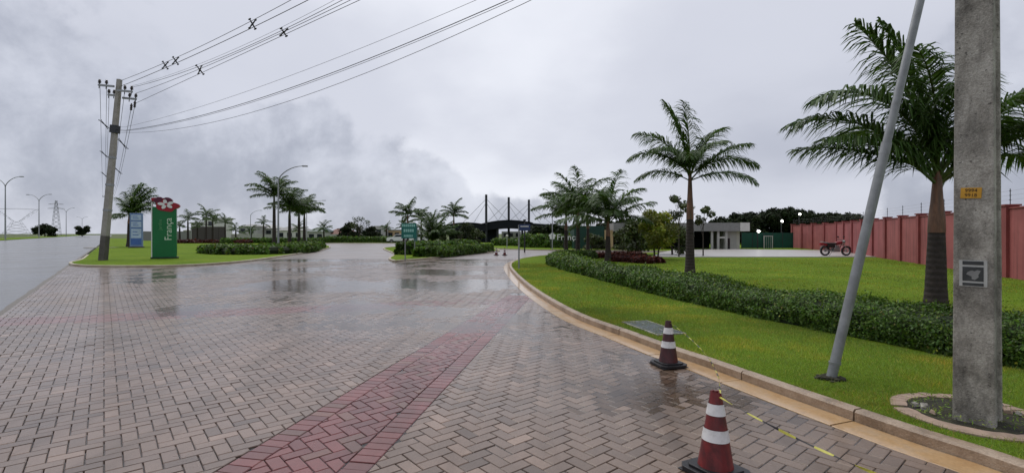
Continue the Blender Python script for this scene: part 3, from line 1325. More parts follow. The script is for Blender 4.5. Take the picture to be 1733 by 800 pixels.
def palm(name, x, y, trunk_h, shaft_h, L, label, fronds=None, nf=12, r=0.2, group=None, n=58, seed=0, z0=ZL, mat='frond', lean=(0, 0), wide=1.0, spread=(5, 78), segs=14, shaft_mat='shaft'):
    rr = random.Random(seed)
    root = empty(name, (x, y, z0 - 0.02), 0, label, "palm tree", group)
    mb = MB()
    prof = []
    K = 16
    for k in range(K + 1):
        s = k / K
        rad = r * (1.04 - 0.34 * s + 0.34 * max(0, 1 - s * 2.6) ** 2)
        rad *= 1 + 0.008 * (1 if k % 2 else -1)
        prof.append((rad, trunk_h * s))
    tr = mb.lathe(prof, segs, lean=lean).build("trunk", M['trunk'], root, True)
    top = trunk_h + shaft_h
    mb = MB()
    prof = [(r * 0.74, trunk_h - 0.02)]
    for k in range(9):
        s = k / 8
        rad = r * (0.74 - 0.40 * s + 0.05 * math.sin(math.pi * min(1, s * 2.2)))
        prof.append((rad, trunk_h + shaft_h * s * 0.96))
    prof.append((r * 0.18, top + 0.02))
    mb.lathe(prof, segs, lean=lean).build("crownshaft", M[shaft_mat], tr, True)
    # spear leaf and fronds
    lst = fronds
    if lst is None:
        lst = []
        for k in range(nf):
            az = 360 * k / nf * 1.0 + (137.5 * k) % 23 + rr.uniform(-9, 9) + seed * 31
            e0 = spread[1] - (spread[1] - spread[0]) * ((k * 5) % nf) / nf + rr.uniform(-6, 6)
            lst.append((az, e0, rr.uniform(48, 82) * (0.55 + 0.45 * min(1, e0 / 60)), rr.uniform(0.85, 1.08)))
    for k, (az, e0, bend, sc) in enumerate(lst):
        me = frond_data(L * sc, e0, bend, k % 3, n, mat, wide)
        o = bpy.data.objects.new("frond", me)
        o.location = (lean[0] * top, lean[1] * top, top - 0.05 - 0.10 * (k % 3))
        o.rotation_euler = (rr.uniform(-0.15, 0.15), 0, R(az))
        link(o, root)
    return root


# the two palms nearest the camera, fronds laid as in the photograph (0 = right, 180 = left, 90 = away)
palm("palm_tree", 7.22, 8.26, 1.52, 1.04, 3.0, "tall palm behind the concrete pole, its dark trunk rising from the hedge",
     [(184, 64, 92, 0.98), (176, 52, 72, 0.92), (192, 36, 46, 0.84), (168, 26, 34, 0.76), (165, 80, 36, 1.02), (140, 86, 22, 1.0), (60, 78, 45, 1.0), (0, 64, 84, 0.98),
      (350, 50, 74, 0.95), (20, 52, 84, 0.95), (340, 38, 60, 0.9), (10, 28, 48, 0.85), (250, 64, 70, 0.75), (290, 60, 74, 0.78), (100, 62, 72, 0.85), (215, 70, 66, 0.88)],
     r=0.165, n=96, seed=3, lean=(0.012, 0), segs=20)
palm("palm_tree", 5.62, 15.3, 1.95, 1.45, 2.62, "single slender palm with reddish crownshaft standing in the hedge",
     [(183, 46, 84, 0.84), (190, 64, 72, 0.90), (172, 30, 70, 0.70), (150, 82, 26, 1.02), (110, 86, 16, 1.0), (8, 52, 46, 0.90), (352, 36, 72, 0.84), (25, 68, 56, 0.90),
      (330, 22, 60, 0.78), (250, 40, 80, 0.75), (290, 55, 70, 0.75), (80, 55, 70, 0.85), (215, 46, 70, 0.8)],
     r=0.150, n=82, seed=5, segs=16)
# group of palms at the tip of the hedge
clu = [(978, 29.3, 296, 352, 0.150, "middle palm of the close group at the hedge tip", 8),
       (1029, 25.6, 303, 372, 0.165, "palm nearest the red groundcover, with orange crownshaft below its crown", 9),
       (958, 34.0, 315, 362, 0.15, "leftmost palm of the close group at the hedge tip", 10),
       (995, 37.0, 322, 360, 0.14, "palm at the back of the close group by the dark green wall", 11)]
for px, d, ytop, yc, r, lab, sd in clu:
    zc_ = Zat(yc, d)
    palm("palm_tree", Xat(px, d), d, zc_ * 0.60, zc_ * 0.40, (Zat(ytop, d) - zc_) * 1.2 + 0.25, lab, r=r, n=52, seed=sd, nf=17, group="palms grouped at the hedge tip", spread=(8, 84))
# date palm and palms on the island
palm("palm_tree", Xat(733, 40), 40, 0.65, 0.30, 2.9, "bushy feather palm with arching leaves beside the green sign", r=0.24, n=52, seed=21, z0=0.08, mat='frond', shaft_mat='shaft_green', wide=0.7,
     fronds=[(k * 137.5, 34 + (k * 23) % 52, 46 - ((k * 23) % 52) * 0.5 + (k % 4) * 8, 0.88 + 0.05 * (k % 4)) for k in range(26)])
for px, d, ytop, yc, lab, sd in ((690, 52, 333, 362, "taller palm with dense dark crown behind the green sign", 22), (713, 55, 343, 368, "palm right beside the tallest one behind the green sign", 23),
                                 (768, 53, 334, 362, "lone slim palm standing left of the gatehouse masts", 24), (683, 58, 368, 380, "very small young palm peeking over the green sign", 25)):
    zc_ = Zat(yc, d)
    palm("palm_tree", Xat(px, d), d, zc_ * 0.66, zc_ * 0.34, (Zat(ytop, d) - zc_) + 0.15, lab, r=0.14, n=44, seed=sd, nf=13, z0=0.08 if d < 55.5 else 0.02, spread=(-5, 82), group="palms on the island")
# palms over the left hedge
for px, d, ytop, yc, lab, sd in ((464, 45, 288, 330, "tallest palm over the left hedge, beside the curved street lamp", 31), (490, 48, 312, 352, "second palm over the left hedge, right of the lamp", 32),
                                 (506, 51, 322, 358, "third palm over the left hedge, with full crown", 33), (515, 53, 326, 360, "rightmost palm over the left hedge, close to the lane", 34)):
    zc_ = Zat(yc, d)
    palm("palm_tree", Xat(px, d), d, zc_ * 0.74, zc_ * 0.26, (Zat(ytop, d) - zc_) * 1.0 + 0.35, lab, r=0.175, n=50, seed=sd, nf=18, spread=(12, 86), group="palms over the left hedge", shaft_mat='shaft_green')
# palm behind the blue totem
palm("palm_tree", Xat(219, 54), 54, 2.6, 0.9, 3.9, "broad bright green palm behind the blue totem board",
     [(10, 58, 44, 0.95), (30, 72, 40, 1.0), (350, 78, 30, 1.05), (60, 84, 24, 1.0), (100, 85, 16, 0.95), (0, 36, 44, 0.95), (180, 20, 60, 0.62), (200, 5, 40, 0.6), (320, 62, 44, 0.9), (45, 50, 46, 1.0), (15, 66, 34, 1.08), (340, 47, 44, 0.9),
      (170, 66, 60, 0.6), (150, 80, 30, 0.8), (5, 74, 28, 1.0), (20, 46, 30, 1.0), (270, 70, 50, 0.7), (300, 40, 50, 0.7)],
     r=0.26, n=60, seed=41, mat='frond_bright', wide=1.1)
# small palms in a row before the left houses
rowp = [(304, 78, 372, 383), (318, 80, 354, 370), (334, 84, 368, 380), (349, 80, 345, 364), (360, 86, 356, 370), (381, 82, 362, 375), (399, 88, 376, 389), (446, 84, 366, 376), (548, 82, 372, 386), (425, 92, 378, 390), (505, 90, 374, 386)]
rowl = ["palm at the left end of the far row, next to the green totem", "second palm of the far row from the green totem", "low third palm of the far row from the green totem", "tallest palm of the far row, before the brown wall",
        "palm just right of the tallest in the far row", "palm before the white end of the brown wall", "low bushy palm right of the brown wall", "slim palm before the pale houses, left of the lamp",
        "palm standing beside the far end of the paved lane", "small palm before the grey roofs", "small palm seen between the trunks over the left hedge"]
for k, ((px, d, ytop, yc), lab) in enumerate(zip(rowp, rowl)):
    zc_ = Zat(yc, d)
    palm("palm_tree", Xat(px, d), d, zc_ * 0.8, zc_ * 0.2, (Zat(ytop, d) - zc_) * 1.0 + 0.5, lab, r=0.17, n=34, seed=50 + k, nf=11, z0=0.02, spread=(-10, 80), group="palms in the far left row", segs=8, shaft_mat='shaft_green')
palm("palm_tree", Xat(654, 86), 86, 2.0, 0.5, 1.5, "slim dark palm beyond the lane, left of the green sign", r=0.2, n=34, seed=71, nf=11, z0=0.05, spread=(-10, 80), segs=8)


def leaves(P, Nrm, size, col, mat, name, parent, aspect=0.55, jit=0.8, seed=1):
    """diamond leaves at points P, facing about Nrm"""
    g = np.random.default_rng(seed)
    n = len(P)
    nrm = Nrm + g.normal(0, jit, (n, 3))
    nrm /= np.linalg.norm(nrm, axis=1)[:, None] + 1e-9
    ref = g.normal(0, 1, (n, 3))
    u = np.cross(nrm, ref)
    u /= np.linalg.norm(u, axis=1)[:, None] + 1e-9
    w = np.cross(nrm, u)
    s = size[:, None] if hasattr(size, '__len__') else size
    a = P - u * s
    b = P + w * s * aspect - nrm * s * 0.12
    c = P + u * s
    d = P - w * s * aspect - nrm * s * 0.12
    V_ = np.stack([a, b, c, d], 1).reshape(-1, 3)
    Q = np.arange(n * 4).reshape(-1, 4)
    return np_mesh(name, V_, quads=Q, cols=col, mat=mat, parent=parent)


def leafcol(n, seed, lo=0.45, hi=1.5, warm=0.15):
    g = np.random.default_rng(seed)
    b = g.uniform(lo, hi, n)
    return np.stack([b * g.uniform(1 - warm, 1 + warm * 2, n), b, b * g.uniform(0.7, 1.2, n)], 1)


def hedge(path, width, height, label, nleaf, size, name="hedge", cat="hedge", mat='hedge', z0=ZL, near_bias=0.0, seed=1, group=None, flowers=0):
    path = resample(np.array(path, float), 0.2)
    root = empty(name, (path[len(path) // 2][0], path[len(path) // 2][1], z0), 0, label, cat, group)
    off = Vector(root.location)
    g = np.random.default_rng(seed)
    n = len(path)
    # lumpy core of twigs
    prof = [(-0.44, 0.0), (-0.47, 0.45), (-0.40, 0.80), (-0.18, 0.93), (0.18, 0.93), (0.40, 0.80), (0.47, 0.45), (0.44, 0.0)]
    t = np.gradient(path, axis=0)
    t /= np.linalg.norm(t, axis=1)[:, None]
    nr = np.stack([t[:, 1], -t[:, 0]], 1)
    wv = width(np.linspace(0, 1, n)) if callable(width) else np.full(n, width)
    hv = height(np.linspace(0, 1, n)) if callable(height) else np.full(n, height)
    mb = MB()
    for k in range(n):
        for a, b in prof:
            lump = 1 + 0.10 * mnoise.noise(Vector((path[k][0] * 1.6, path[k][1] * 1.6, b * 3 + a)))
            p = path[k] + nr[k] * a * wv[k] * 0.93 * lump
            mb.v.append((p[0] - off.x, p[1] - off.y, b * hv[k] * 0.92 * lump))
    m_ = len(prof)
    for k in range(n - 1):
        for j in range(m_ - 1):
            q = k * m_ + j
            mb.f.append((q, q + 1, q + 1 + m_, q + m_))
            mb.c.append(None)
    mb.f.append(tuple(range(m_)))
    mb.f.append(tuple((n - 1) * m_ + j for j in range(m_)))
    mb.c += [None, None]
    mb.build("twigs", M['hedge_core'], root)
    # leaves over the surface, a little in and out
    wgt = np.ones(n)
    if near_bias:
        wgt = 1.0 / np.maximum(4.0, np.linalg.norm(path, axis=1)) ** near_bias
    wgt /= wgt.sum()
    idx = g.choice(n, nleaf, p=wgt)
    sfrac = g.uniform(0, 1, nleaf)
    cum = np.array([0, .45, .8, 1.0, 1.36, 1.61, 1.96, 2.41])
    sp = g.uniform(0, cum[-1], nleaf)
    pa = np.interp(sp, cum, [p[0] for p in prof])
    pb = np.interp(sp, cum, [p[1] for p in prof])
    # ends closed too
    endm = g.uniform(0, 1, nleaf) < min(0.06, 1.2 * wv.mean() / max(1, n * 0.2))
    pa[endm] = g.uniform(-0.45, 0.45, endm.sum())
    pb[endm] = g.uniform(0, 0.95, endm.sum())
    idx[endm] = np.where(g.uniform(0, 1, endm.sum()) < 0.5, 0, n - 1)
    na, nb = np.clip(pa * 2.2, -1, 1), np.clip((pb - 0.35) * 2.0, 0.05, 1.2)
    base = path[idx] + t[idx] * (sfrac[:, None] - 0.5) * 0.24
    lump = np.array([1 + 0.16 * mnoise.noise(Vector((x * 1.9, y * 1.9, z * 2.0))) + 0.10 * mnoise.noise(Vector((x * 6, y * 6, z * 5 + 3)))
                     for x, y, z in zip(base[:, 0], base[:, 1], pb + pa)])
    lump *= g.uniform(0.93, 1.07, nleaf)
    far_ = np.linalg.norm(base, axis=1)
    P = np.zeros((nleaf, 3))
    P[:, :2] = base + nr[idx] * (pa * wv[idx] * lump)[:, None]
    P[:, 2] = np.maximum(0.015, pb * hv[idx] * lump + g.normal(0, 0.02, nleaf))
    P -= np.array([off.x, off.y, 0.0])
    N3 = np.zeros((nleaf, 3))
    N3[:, :2] = nr[idx] * na[:, None]
    N3[:, 2] = nb
    shoot = g.uniform(0, 1, nleaf) < 0.035
    P[shoot, 2] += np.where(pb[shoot] > 0.7, g.uniform(0.03, 0.11, shoot.sum()), 0.0)
    sz = size * g.uniform(0.55, 1.5, nleaf) * np.clip(far_ / 9.0, 1.0, 2.6)
    col = leafcol(nleaf, seed + 5, 0.35, 1.55)
    patch = np.array([mnoise.noise(Vector((x * 0.8, y * 0.8, z * 1.5))) for x, y, z in P])
    col *= (1 + 0.35 * patch)[:, None]
    col[shoot] *= np.array([1.7, 1.45, 1.0])
    dead = g.uniform(0, 1, nleaf) < 0.012
    col[dead] = np.array([2.2, 1.0, 1.2])
    leaves(P, N3, sz, col, M[mat], "foliage", root, jit=0.75, seed=seed + 2)
    if flowers:
        k = g.choice(nleaf, flowers)
        fl = leaves(P[k] + N3[k] * 0.02, N3[k], np.full(flowers, 0.016), np.tile(np.array([[1.0, 1.0, 1.0]]), (flowers, 1)), M['tape_yellow'], "blossom", root, aspect=0.9, seed=3)
        fl["kind"] = "stuff"
    return root


# long hedge along the right lawn: near foot from the survey, 1.25 m deep
HN = catmull([(6.3, 3.9), (5.47, 5.16), (5.12, 5.75), (4.5, 7.5), (4.15, 8.4), (3.85, 9.6), (3.36, 11.7), (2.65, 15.3), (1.75, 21.0), (1.75, 24.5), (2.6, 27.5), (3.8, 29.5)], 0.4)
HC = offset(HN, 0.72)
hedge(HC, lambda s: 1.38 + 0.25 * np.sin(s * 9) * s, lambda s: 0.45 + 0.04 * np.sin(s * 23) + 0.03 * np.sin(s * 51), "long dense green hedge curving along the right lawn", 165000, 0.0195, near_bias=1.1, flowers=90, seed=3)
hedge([(5.6, 26.0), (6.4, 24.8), (7.0, 23.8)], 1.1, 0.22, "low dark red groundcover patch beside the yellow-green tree", 4000, 0.05, name="groundcover", cat="plant", mat='redleaf', seed=9)
hedge([(4.8, 29.5), (6.5, 29.9), (8.0, 30.1)], 1.3, 0.24, "dark red groundcover bed behind the palm group", 4200, 0.05, name="groundcover", cat="plant", mat='redleaf', seed=10)
hedge([(-22.5, 37.0), (-19.6, 34.6), (-17.4, 35.3), (-17.6, 39.5), (-19.3, 45.5), (-21.0, 50.5)], 2.8, 0.62, "rounded dark hedge bed at the corner of the left lawn", 26000, 0.05, seed=12)
hedge([(-5.5, 30.6), (-4.7, 32.5), (-3.7, 36.3), (-2.3, 40.5)], 1.7, 0.55, "low clipped hedge along the front of the island", 14000, 0.05, seed=13)
hedge([(-7.0, 33.5), (-6.0, 36.5), (-4.6, 40.5), (-4.5, 46)], 2.6, 0.85, "higher leafy shrub bed behind the island hedge", 9000, 0.05, seed=14)
hedge([(-2.0, 60.5), (2.0, 57.0), (4.2, 54.5)], 1.6, 0.8, "low dark hedge under the gatehouse roof", 5000, 0.06, seed=15)
hedge([(1.5, 53.0), (4.5, 51.0), (8.8, 48.5)], 2.2, 1.35, "big rounded hedge carrying the white lettering", 9000, 0.06, seed=16)
hedge([(-30.5, 79.5), (-22, 80.5), (-14, 80.0)], 1.5, 0.9, "dark hedge across the far end of the lane", 6000, 0.08, seed=17)
hedge([(-43, 72), (-36, 74.5), (-29.5, 75.5)], 1.2, 0.75, "far hedge line behind the left lawn palms", 5000, 0.08, seed=18, z0=0.05)
hedge([(-52.5, 72), (-46, 73), (-39, 72)], 0.8, 0.45, "thin dark red hedge line at the back of the left lawn", 3500, 0.08, seed=19, mat='redleaf', name="hedge")


def crown_points(blobs, n, seed, hollow=0.55):
    g = np.random.default_rng(seed)
    vol = np.array([b[3] ** 2 for b in blobs])
    k = g.choice(len(blobs), n, p=vol / vol.sum())
    d = g.normal(0, 1, (n, 3))
    d /= np.linalg.norm(d, axis=1)[:, None]
    rad = hollow + (1 - hollow) * g.uniform(0, 1, n) ** 0.6
    rad *= 1 + 0.18 * g.normal(0, 1, n)
    c = np.array([b[:3] for b in blobs])[k]
    r_ = np.array([b[3] for b in blobs])[k]
    P = c + d * (r_ * rad)[:, None] * np.array([1, 1, 0.82])
    return P, d


def tree(name, x, y, h, rad, label, mat, nleaf, size, seed, group=None, z0=ZL, trunk_r=0.10, base=0.35, nblob=14, multi=1):
    rr = random.Random(seed)
    root = empty(name, (x, y, z0 - 0.02), 0, label, "tree", group)
    mb = MB()
    blobs = []
    for s in range(multi):
        a0 = rr.uniform(0, 6.28)
        bx, by = (0.12 * math.cos(a0), 0.12 * math.sin(a0)) if multi > 1 else (0, 0)
        top = Vector((bx * 3, by * 3, h * 0.62))
        mb.tube([(bx, by, 0), (bx * 1.4, by * 1.4, h * 0.2), (bx * 2.2, by * 2.2, h * 0.42), top], [trunk_r, trunk_r * 0.8, trunk_r * 0.6, trunk_r * 0.35], 8)
        for k in range(nblob // multi):
            a = a0 + k * 2.4 + rr.uniform(-0.4, 0.4)
            zz = h * (base + (0.97 - base) * rr.random() ** 0.85)
            taper = math.sin(math.pi * min(0.97, max(0.12, (zz / h - base) / (1 - base) * 0.85 + 0.13))) ** 0.7
            rr_ = rad * taper * rr.uniform(0.45, 0.85)
            c = Vector((bx * 2 + rr_ * math.cos(a), by * 2 + rr_ * math.sin(a), zz))
            blobs.append((c.x, c.y, c.z, rad * rr.uniform(0.24, 0.42)))
            st = Vector((bx * 2, by * 2, max(h * 0.18, zz * rr.uniform(0.5, 0.72))))
            mid = st.lerp(c, 0.5) + Vector((0, 0, 0.06 * h))
            mb.tube([st, mid, c], [trunk_r * 0.42, trunk_r * 0.26, trunk_r * 0.08], 5)
    mb.build("trunk", M['bark'], root, True)
    P, d = crown_points(blobs, nleaf, seed)
    keep = P[:, 2] > 0.12
    P, d = P[keep], d[keep]
    shade = np.array([0.75 + 0.5 * (mnoise.noise(Vector(p * 1.7)) + 0.5) for p in P])
    leaves(P, d + np.array([0, 0, 0.5]), size * np.random.default_rng(seed).uniform(0.6, 1.4, len(P)), leafcol(len(P), seed, 0.5, 1.4) * shade[:, None], M[mat], "crown", root, seed=seed)
    return root


tree("leafy_tree", Xat(1110, 27.5), 27.5, 2.6, 1.2, "bushy yellow-green tree beside the plaza", 'yellowleaf', 5600, 0.08, 5, trunk_r=0.055, base=0.34, nblob=26, multi=3)
tree("leafy_tree", Xat(1078, 34), 34, 2.2, 1.5, "dark green bush tree behind the yellow-green tree", 'treeleaf', 4200, 0.10, 6, trunk_r=0.07, base=0.15, nblob=16, multi=2)
tree("leafy_tree", Xat(1140, 33), 33, 2.1, 1.5, "dark leafy shrub between the yellow-green tree and the slender palm", 'treeleaf', 3800, 0.10, 7, trunk_r=0.07, base=0.12, nblob=16, multi=2)
for px, d, yt, rad, lab in ((1001, 43.5, 398, 0.9, "low leafy shrub before the dark green block"), (1054, 42, 391, 1.1, "broad shrub between the cream wall and the dark bush tree"), (1018, 44.5, 404, 0.7, "small shrub at the foot of the cream wall")):
    tree("shrub", Xat(px, d), d, Zat(yt, d), rad, lab, 'treeleaf', 1900, 0.09, px, trunk_r=0.05, base=0.12, nblob=12, z0=0.07)
tree("sparse_tree", Xat(1149, 30), 30, 3.9, 0.95, "sparse half bare tree rising behind the yellow-green tree", 'treeleaf', 620, 0.10, 8, trunk_r=0.05, base=0.55, nblob=9)
tree("sparse_tree", Xat(1190, 31), 31, 3.15, 0.7, "sparse twiggy tree right of the slender palm trunk", 'treeleaf', 420, 0.10, 18, trunk_r=0.05, base=0.6, nblob=6)
tree("sparse_tree", Xat(608, 84), 84, 4.3, 1.9, "round bare-branched tree above the far lane", 'treeleaf', 900, 0.12, 9, trunk_r=0.09, base=0.55, nblob=14, z0=0.05)
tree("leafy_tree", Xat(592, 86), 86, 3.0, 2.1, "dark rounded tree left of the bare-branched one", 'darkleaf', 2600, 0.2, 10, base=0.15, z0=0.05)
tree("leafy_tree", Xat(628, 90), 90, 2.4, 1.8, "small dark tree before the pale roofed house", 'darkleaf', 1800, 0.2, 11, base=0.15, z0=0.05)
for k, (px, d, yt, rad, lab) in enumerate(((748, 47, 384, 1.0, "dark round shrub right of the feather palm"), (781, 49, 382, 1.25, "reddish dark shrub on the island before the roof"), (793, 52, 378, 1.3, "tallest shrub on the island before the masts"),
                                           (806, 56, 388, 0.9, "small shrub under the left end of the roof"))):
    tree("shrub", Xat(px, d), d, Zat(yt, d), rad, lab, 'treeleaf' if k != 1 else 'darkleaf', 1500, 0.10, 90 + k, trunk_r=0.06, base=0.2, nblob=10, z0=0.07, group="shrubs on the island")
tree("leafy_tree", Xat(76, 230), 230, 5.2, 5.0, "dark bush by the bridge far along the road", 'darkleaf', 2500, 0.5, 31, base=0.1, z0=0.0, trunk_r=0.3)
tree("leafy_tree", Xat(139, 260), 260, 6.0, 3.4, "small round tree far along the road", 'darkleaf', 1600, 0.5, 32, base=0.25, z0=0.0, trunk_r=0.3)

# wood behind the red wall: one mass
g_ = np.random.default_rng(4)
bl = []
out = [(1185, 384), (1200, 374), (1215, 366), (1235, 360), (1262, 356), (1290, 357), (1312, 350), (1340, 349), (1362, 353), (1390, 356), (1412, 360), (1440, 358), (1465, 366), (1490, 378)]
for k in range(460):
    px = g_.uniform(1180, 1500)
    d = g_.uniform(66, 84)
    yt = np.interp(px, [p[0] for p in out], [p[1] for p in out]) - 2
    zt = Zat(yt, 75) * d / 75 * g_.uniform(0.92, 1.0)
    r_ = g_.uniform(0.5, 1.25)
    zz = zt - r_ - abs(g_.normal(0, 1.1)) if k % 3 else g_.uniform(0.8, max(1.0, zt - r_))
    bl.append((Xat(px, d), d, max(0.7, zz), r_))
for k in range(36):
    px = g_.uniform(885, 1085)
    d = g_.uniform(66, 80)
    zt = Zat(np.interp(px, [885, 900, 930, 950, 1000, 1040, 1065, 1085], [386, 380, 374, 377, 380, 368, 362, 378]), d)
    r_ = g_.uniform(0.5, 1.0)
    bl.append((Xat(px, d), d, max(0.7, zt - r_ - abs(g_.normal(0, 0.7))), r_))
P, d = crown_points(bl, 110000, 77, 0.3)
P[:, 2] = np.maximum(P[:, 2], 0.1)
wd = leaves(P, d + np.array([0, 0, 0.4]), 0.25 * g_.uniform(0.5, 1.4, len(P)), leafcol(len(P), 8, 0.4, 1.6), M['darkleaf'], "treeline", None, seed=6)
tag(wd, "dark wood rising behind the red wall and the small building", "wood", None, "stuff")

# grass blades on the nearer lawn
g_ = np.random.default_rng(21)


def blades(n, xr, yr, test, hmin, hmax, w, name, label, power=1.0):
    X = g_.uniform(xr[0], xr[1], n * 3)
    Y = yr[0] + (yr[1] - yr[0]) * g_.uniform(0, 1, n * 3) ** power
    ok = test(X, Y)
    X, Y = X[ok][:n], Y[ok][:n]
    n = len(X)
    h = g_.uniform(hmin, hmax, n)
    pat = np.array([mnoise.noise(Vector((x * 0.9, y * 0.9, 0))) + 0.5 * mnoise.noise(Vector((x * 3.1, y * 3.1, 5))) for x, y in zip(X, Y)])
    h *= 1 + 0.45 * pat
    tuft = g_.uniform(0, 1, n) < 0.03 * (pat > 0.1)
    h[tuft] *= 2.0
    a = g_.uniform(0, 2 * np.pi, n)
    ww = w * g_.uniform(0.7, 1.3, n) * np.clip(np.hypot(X, Y) / 5.0, 1.0, 3.0)
    lean = g_.normal(0, 0.55, (n, 2)) * h[:, None]
    b0 = np.stack([X - ww * np.cos(a), Y - ww * np.sin(a), np.full(n, ZL - 0.004)], 1)
    b1 = np.stack([X + ww * np.cos(a), Y + ww * np.sin(a), np.full(n, ZL - 0.004)], 1)
    tip = np.stack([X + lean[:, 0], Y + lean[:, 1], ZL + h], 1)
    V_ = np.stack([b0, b1, tip], 1).reshape(-1, 3)
    col = leafcol(n, 6, 0.55, 1.35, 0.12)
    big_ = np.array([mnoise.noise(Vector((x * 0.45 + 9, y * 0.45, 1))) for x, y in zip(X, Y)])
    col *= (1 + 0.45 * big_)[:, None]
    yel = np.clip(pat * 0.8 + 0.05, 0, 0.5)
    col[:, 0] *= 1 + yel * 1.0
    col[:, 1] *= 1 + yel * 0.25
    dry = g_.uniform(0, 1, n) < np.clip(0.05 + 0.5 * (np.array([mnoise.noise(Vector((x * 1.7 + 40, y * 1.7, 2))) for x, y in zip(X, Y)]) - 0.15), 0.03, 0.4)
    col[dry] = col[dry] * np.array([1.9, 1.15, 1.6])
    o = np_mesh(name, V_, tris=np.arange(n * 3).reshape(-1, 3), cols=col, mat=M['grass'])
    tag(o, label, "grass", None, "stuff")


HNp = [tuple(p) for p in HN]
front = [tuple(p) for p in offset(KR, GW + KW - 0.03)]
lawn_front = front[:-4] + HNp[::-1] + [(6.6, 3.4), (7, -2)]
ringc = (3.70, 3.90)


def t_front(X, Y):
    return in_poly_np(X, Y, lawn_front) & (np.hypot(X - ringc[0], Y - ringc[1]) > 0.50) & (np.abs(X) < 1.1 * Y + 1.0)


blades(120000, (-0.2, 7.0), (2.3, 9.5), t_front, 0.012, 0.036, 0.0022, "grass", "short mown grass blades between the kerb and the hedge")
blades(45000, (-0.4, 6.0), (9.0, 24.0), t_front, 0.014, 0.04, 0.0028, "grass", "short grass on the far curve of the right lawn", 1.3)
wallnear = [(12, 8.5), (14.8, 12), (16.2, 15.3), (23.2, 31.4), (9, 29.2)]
HBp = [tuple(p) for p in offset(HN, 1.55)]
lawn_back = HBp[:9 * 3] + [(7.5, 26.0), (9, 28.8), (22.6, 29.2), (16.2, 15.0), (13.5, 9.0), (8.5, 4.5)]
blades(70000, (4.0, 22.0), (5.0, 28.5), lambda X, Y: in_poly_np(X, Y, lawn_back), 0.014, 0.04, 0.003, "grass", "mown grass between the hedge and the red wall", 1.3)
#@@PART4

# ================================================================== THINGS


def place_tree(root, x, y, z, rz):
    root.location = (x, y, z)
    root.rotation_euler = (0, 0, rz)
    return root


# ---------------------------------------------------------------- concrete plaza and red wall
PZ = [(8.6, 29.9), (22.9, 29.9), (24.6, 33.6), (27.6, 41.2), (20.5, 44.5), (14.2, 42.5), (11.2, 36.5)]
mb = MB()
mb.prism(PZ, 0.02, 0.125)
struct(mb.build("plaza", M['plaza']), "pale wet concrete plaza behind the right lawn")

WL = [(12.2, 6.5), (16.2, 15.3), (23.4, 31.8), (27.2, 40.6), (29.3, 50.5)]
wall = empty("boundary_wall", (WL[1][0], WL[1][1], ZL), 0, "long red painted boundary wall with pilasters and wire posts", "wall")
WLs = resample(np.array(WL), 2.55)
ox, oy = WL[1]
WT = 2.27
mb = MB()
for k in range(len(WLs) - 1):
    a, b = WLs[k], WLs[k + 1]
    t = (b - a) / np.linalg.norm(b - a)
    n = np.array([t[1], -t[0]]) * 0.08
    pts = [a - n, b - n, b + n, a + n]
    mb = MB()
    zt = WT - 0.0 + random.uniform(-0.01, 0.01)
    mb.hexa([(p[0] - ox, p[1] - oy, -0.1) for p in pts] + [(p[0] - ox, p[1] - oy, zt) for p in pts])
    mb.build("panel", M['red_wall'], wall)
    cp = MB()
    n2 = n * 1.5
    pts = [a - n2, b - n2, b + n2, a + n2]
    cp.hexa([(p[0] - ox, p[1] - oy, zt + 0.003) for p in pts] + [(p[0] - ox, p[1] - oy, zt + 0.05) for p in pts])
    cp.build("coping", M['red_pillar'], wall)
for k in range(len(WLs)):
    a = WLs[k]
    t = WLs[min(k + 1, len(WLs) - 1)] - WLs[max(k - 1, 0)]
    t /= np.linalg.norm(t)
    n = np.array([t[1], -t[0]])
    q = [a - t * 0.16 - n * 0.17, a + t * 0.16 - n * 0.17, a + t * 0.16 + n * 0.17, a - t * 0.16 + n * 0.17]
    mb = MB()
    mb.hexa([(p[0] - ox, p[1] - oy, -0.1) for p in q] + [(p[0] - ox, p[1] - oy, WT + 0.10) for p in q])
    q = [a - t * 0.20 - n * 0.21, a + t * 0.20 - n * 0.21, a + t * 0.20 + n * 0.21, a - t * 0.20 + n * 0.21]
    mb.hexa([(p[0] - ox, p[1] - oy, WT + 0.103) for p in q] + [(p[0] - ox, p[1] - oy, WT + 0.16) for p in q])
    pil = mb.build("pilaster", M['red_pillar'], wall)
    pb = MB()
    pb.tube([(a[0] - ox, a[1] - oy, WT + 0.16), (a[0] - ox, a[1] - oy, WT + 0.68)], 0.012, 5)
    for h in (0.30, 0.45, 0.60):
        pb.box(a[0] - ox - 0.02, a[0] - ox + 0.02, a[1] - oy - 0.02, a[1] - oy + 0.02, WT + h, WT + h + 0.02)
    pb.build("wire_post", M['dark_metal'], pil)
for h in (0.31, 0.46, 0.61):
    mb = MB()
    mb.tube([(p[0] - ox, p[1] - oy, WT + h) for p in WLs], 0.003, 4)
    mb.build("fence_wire", M['lamp_metal'], wall)

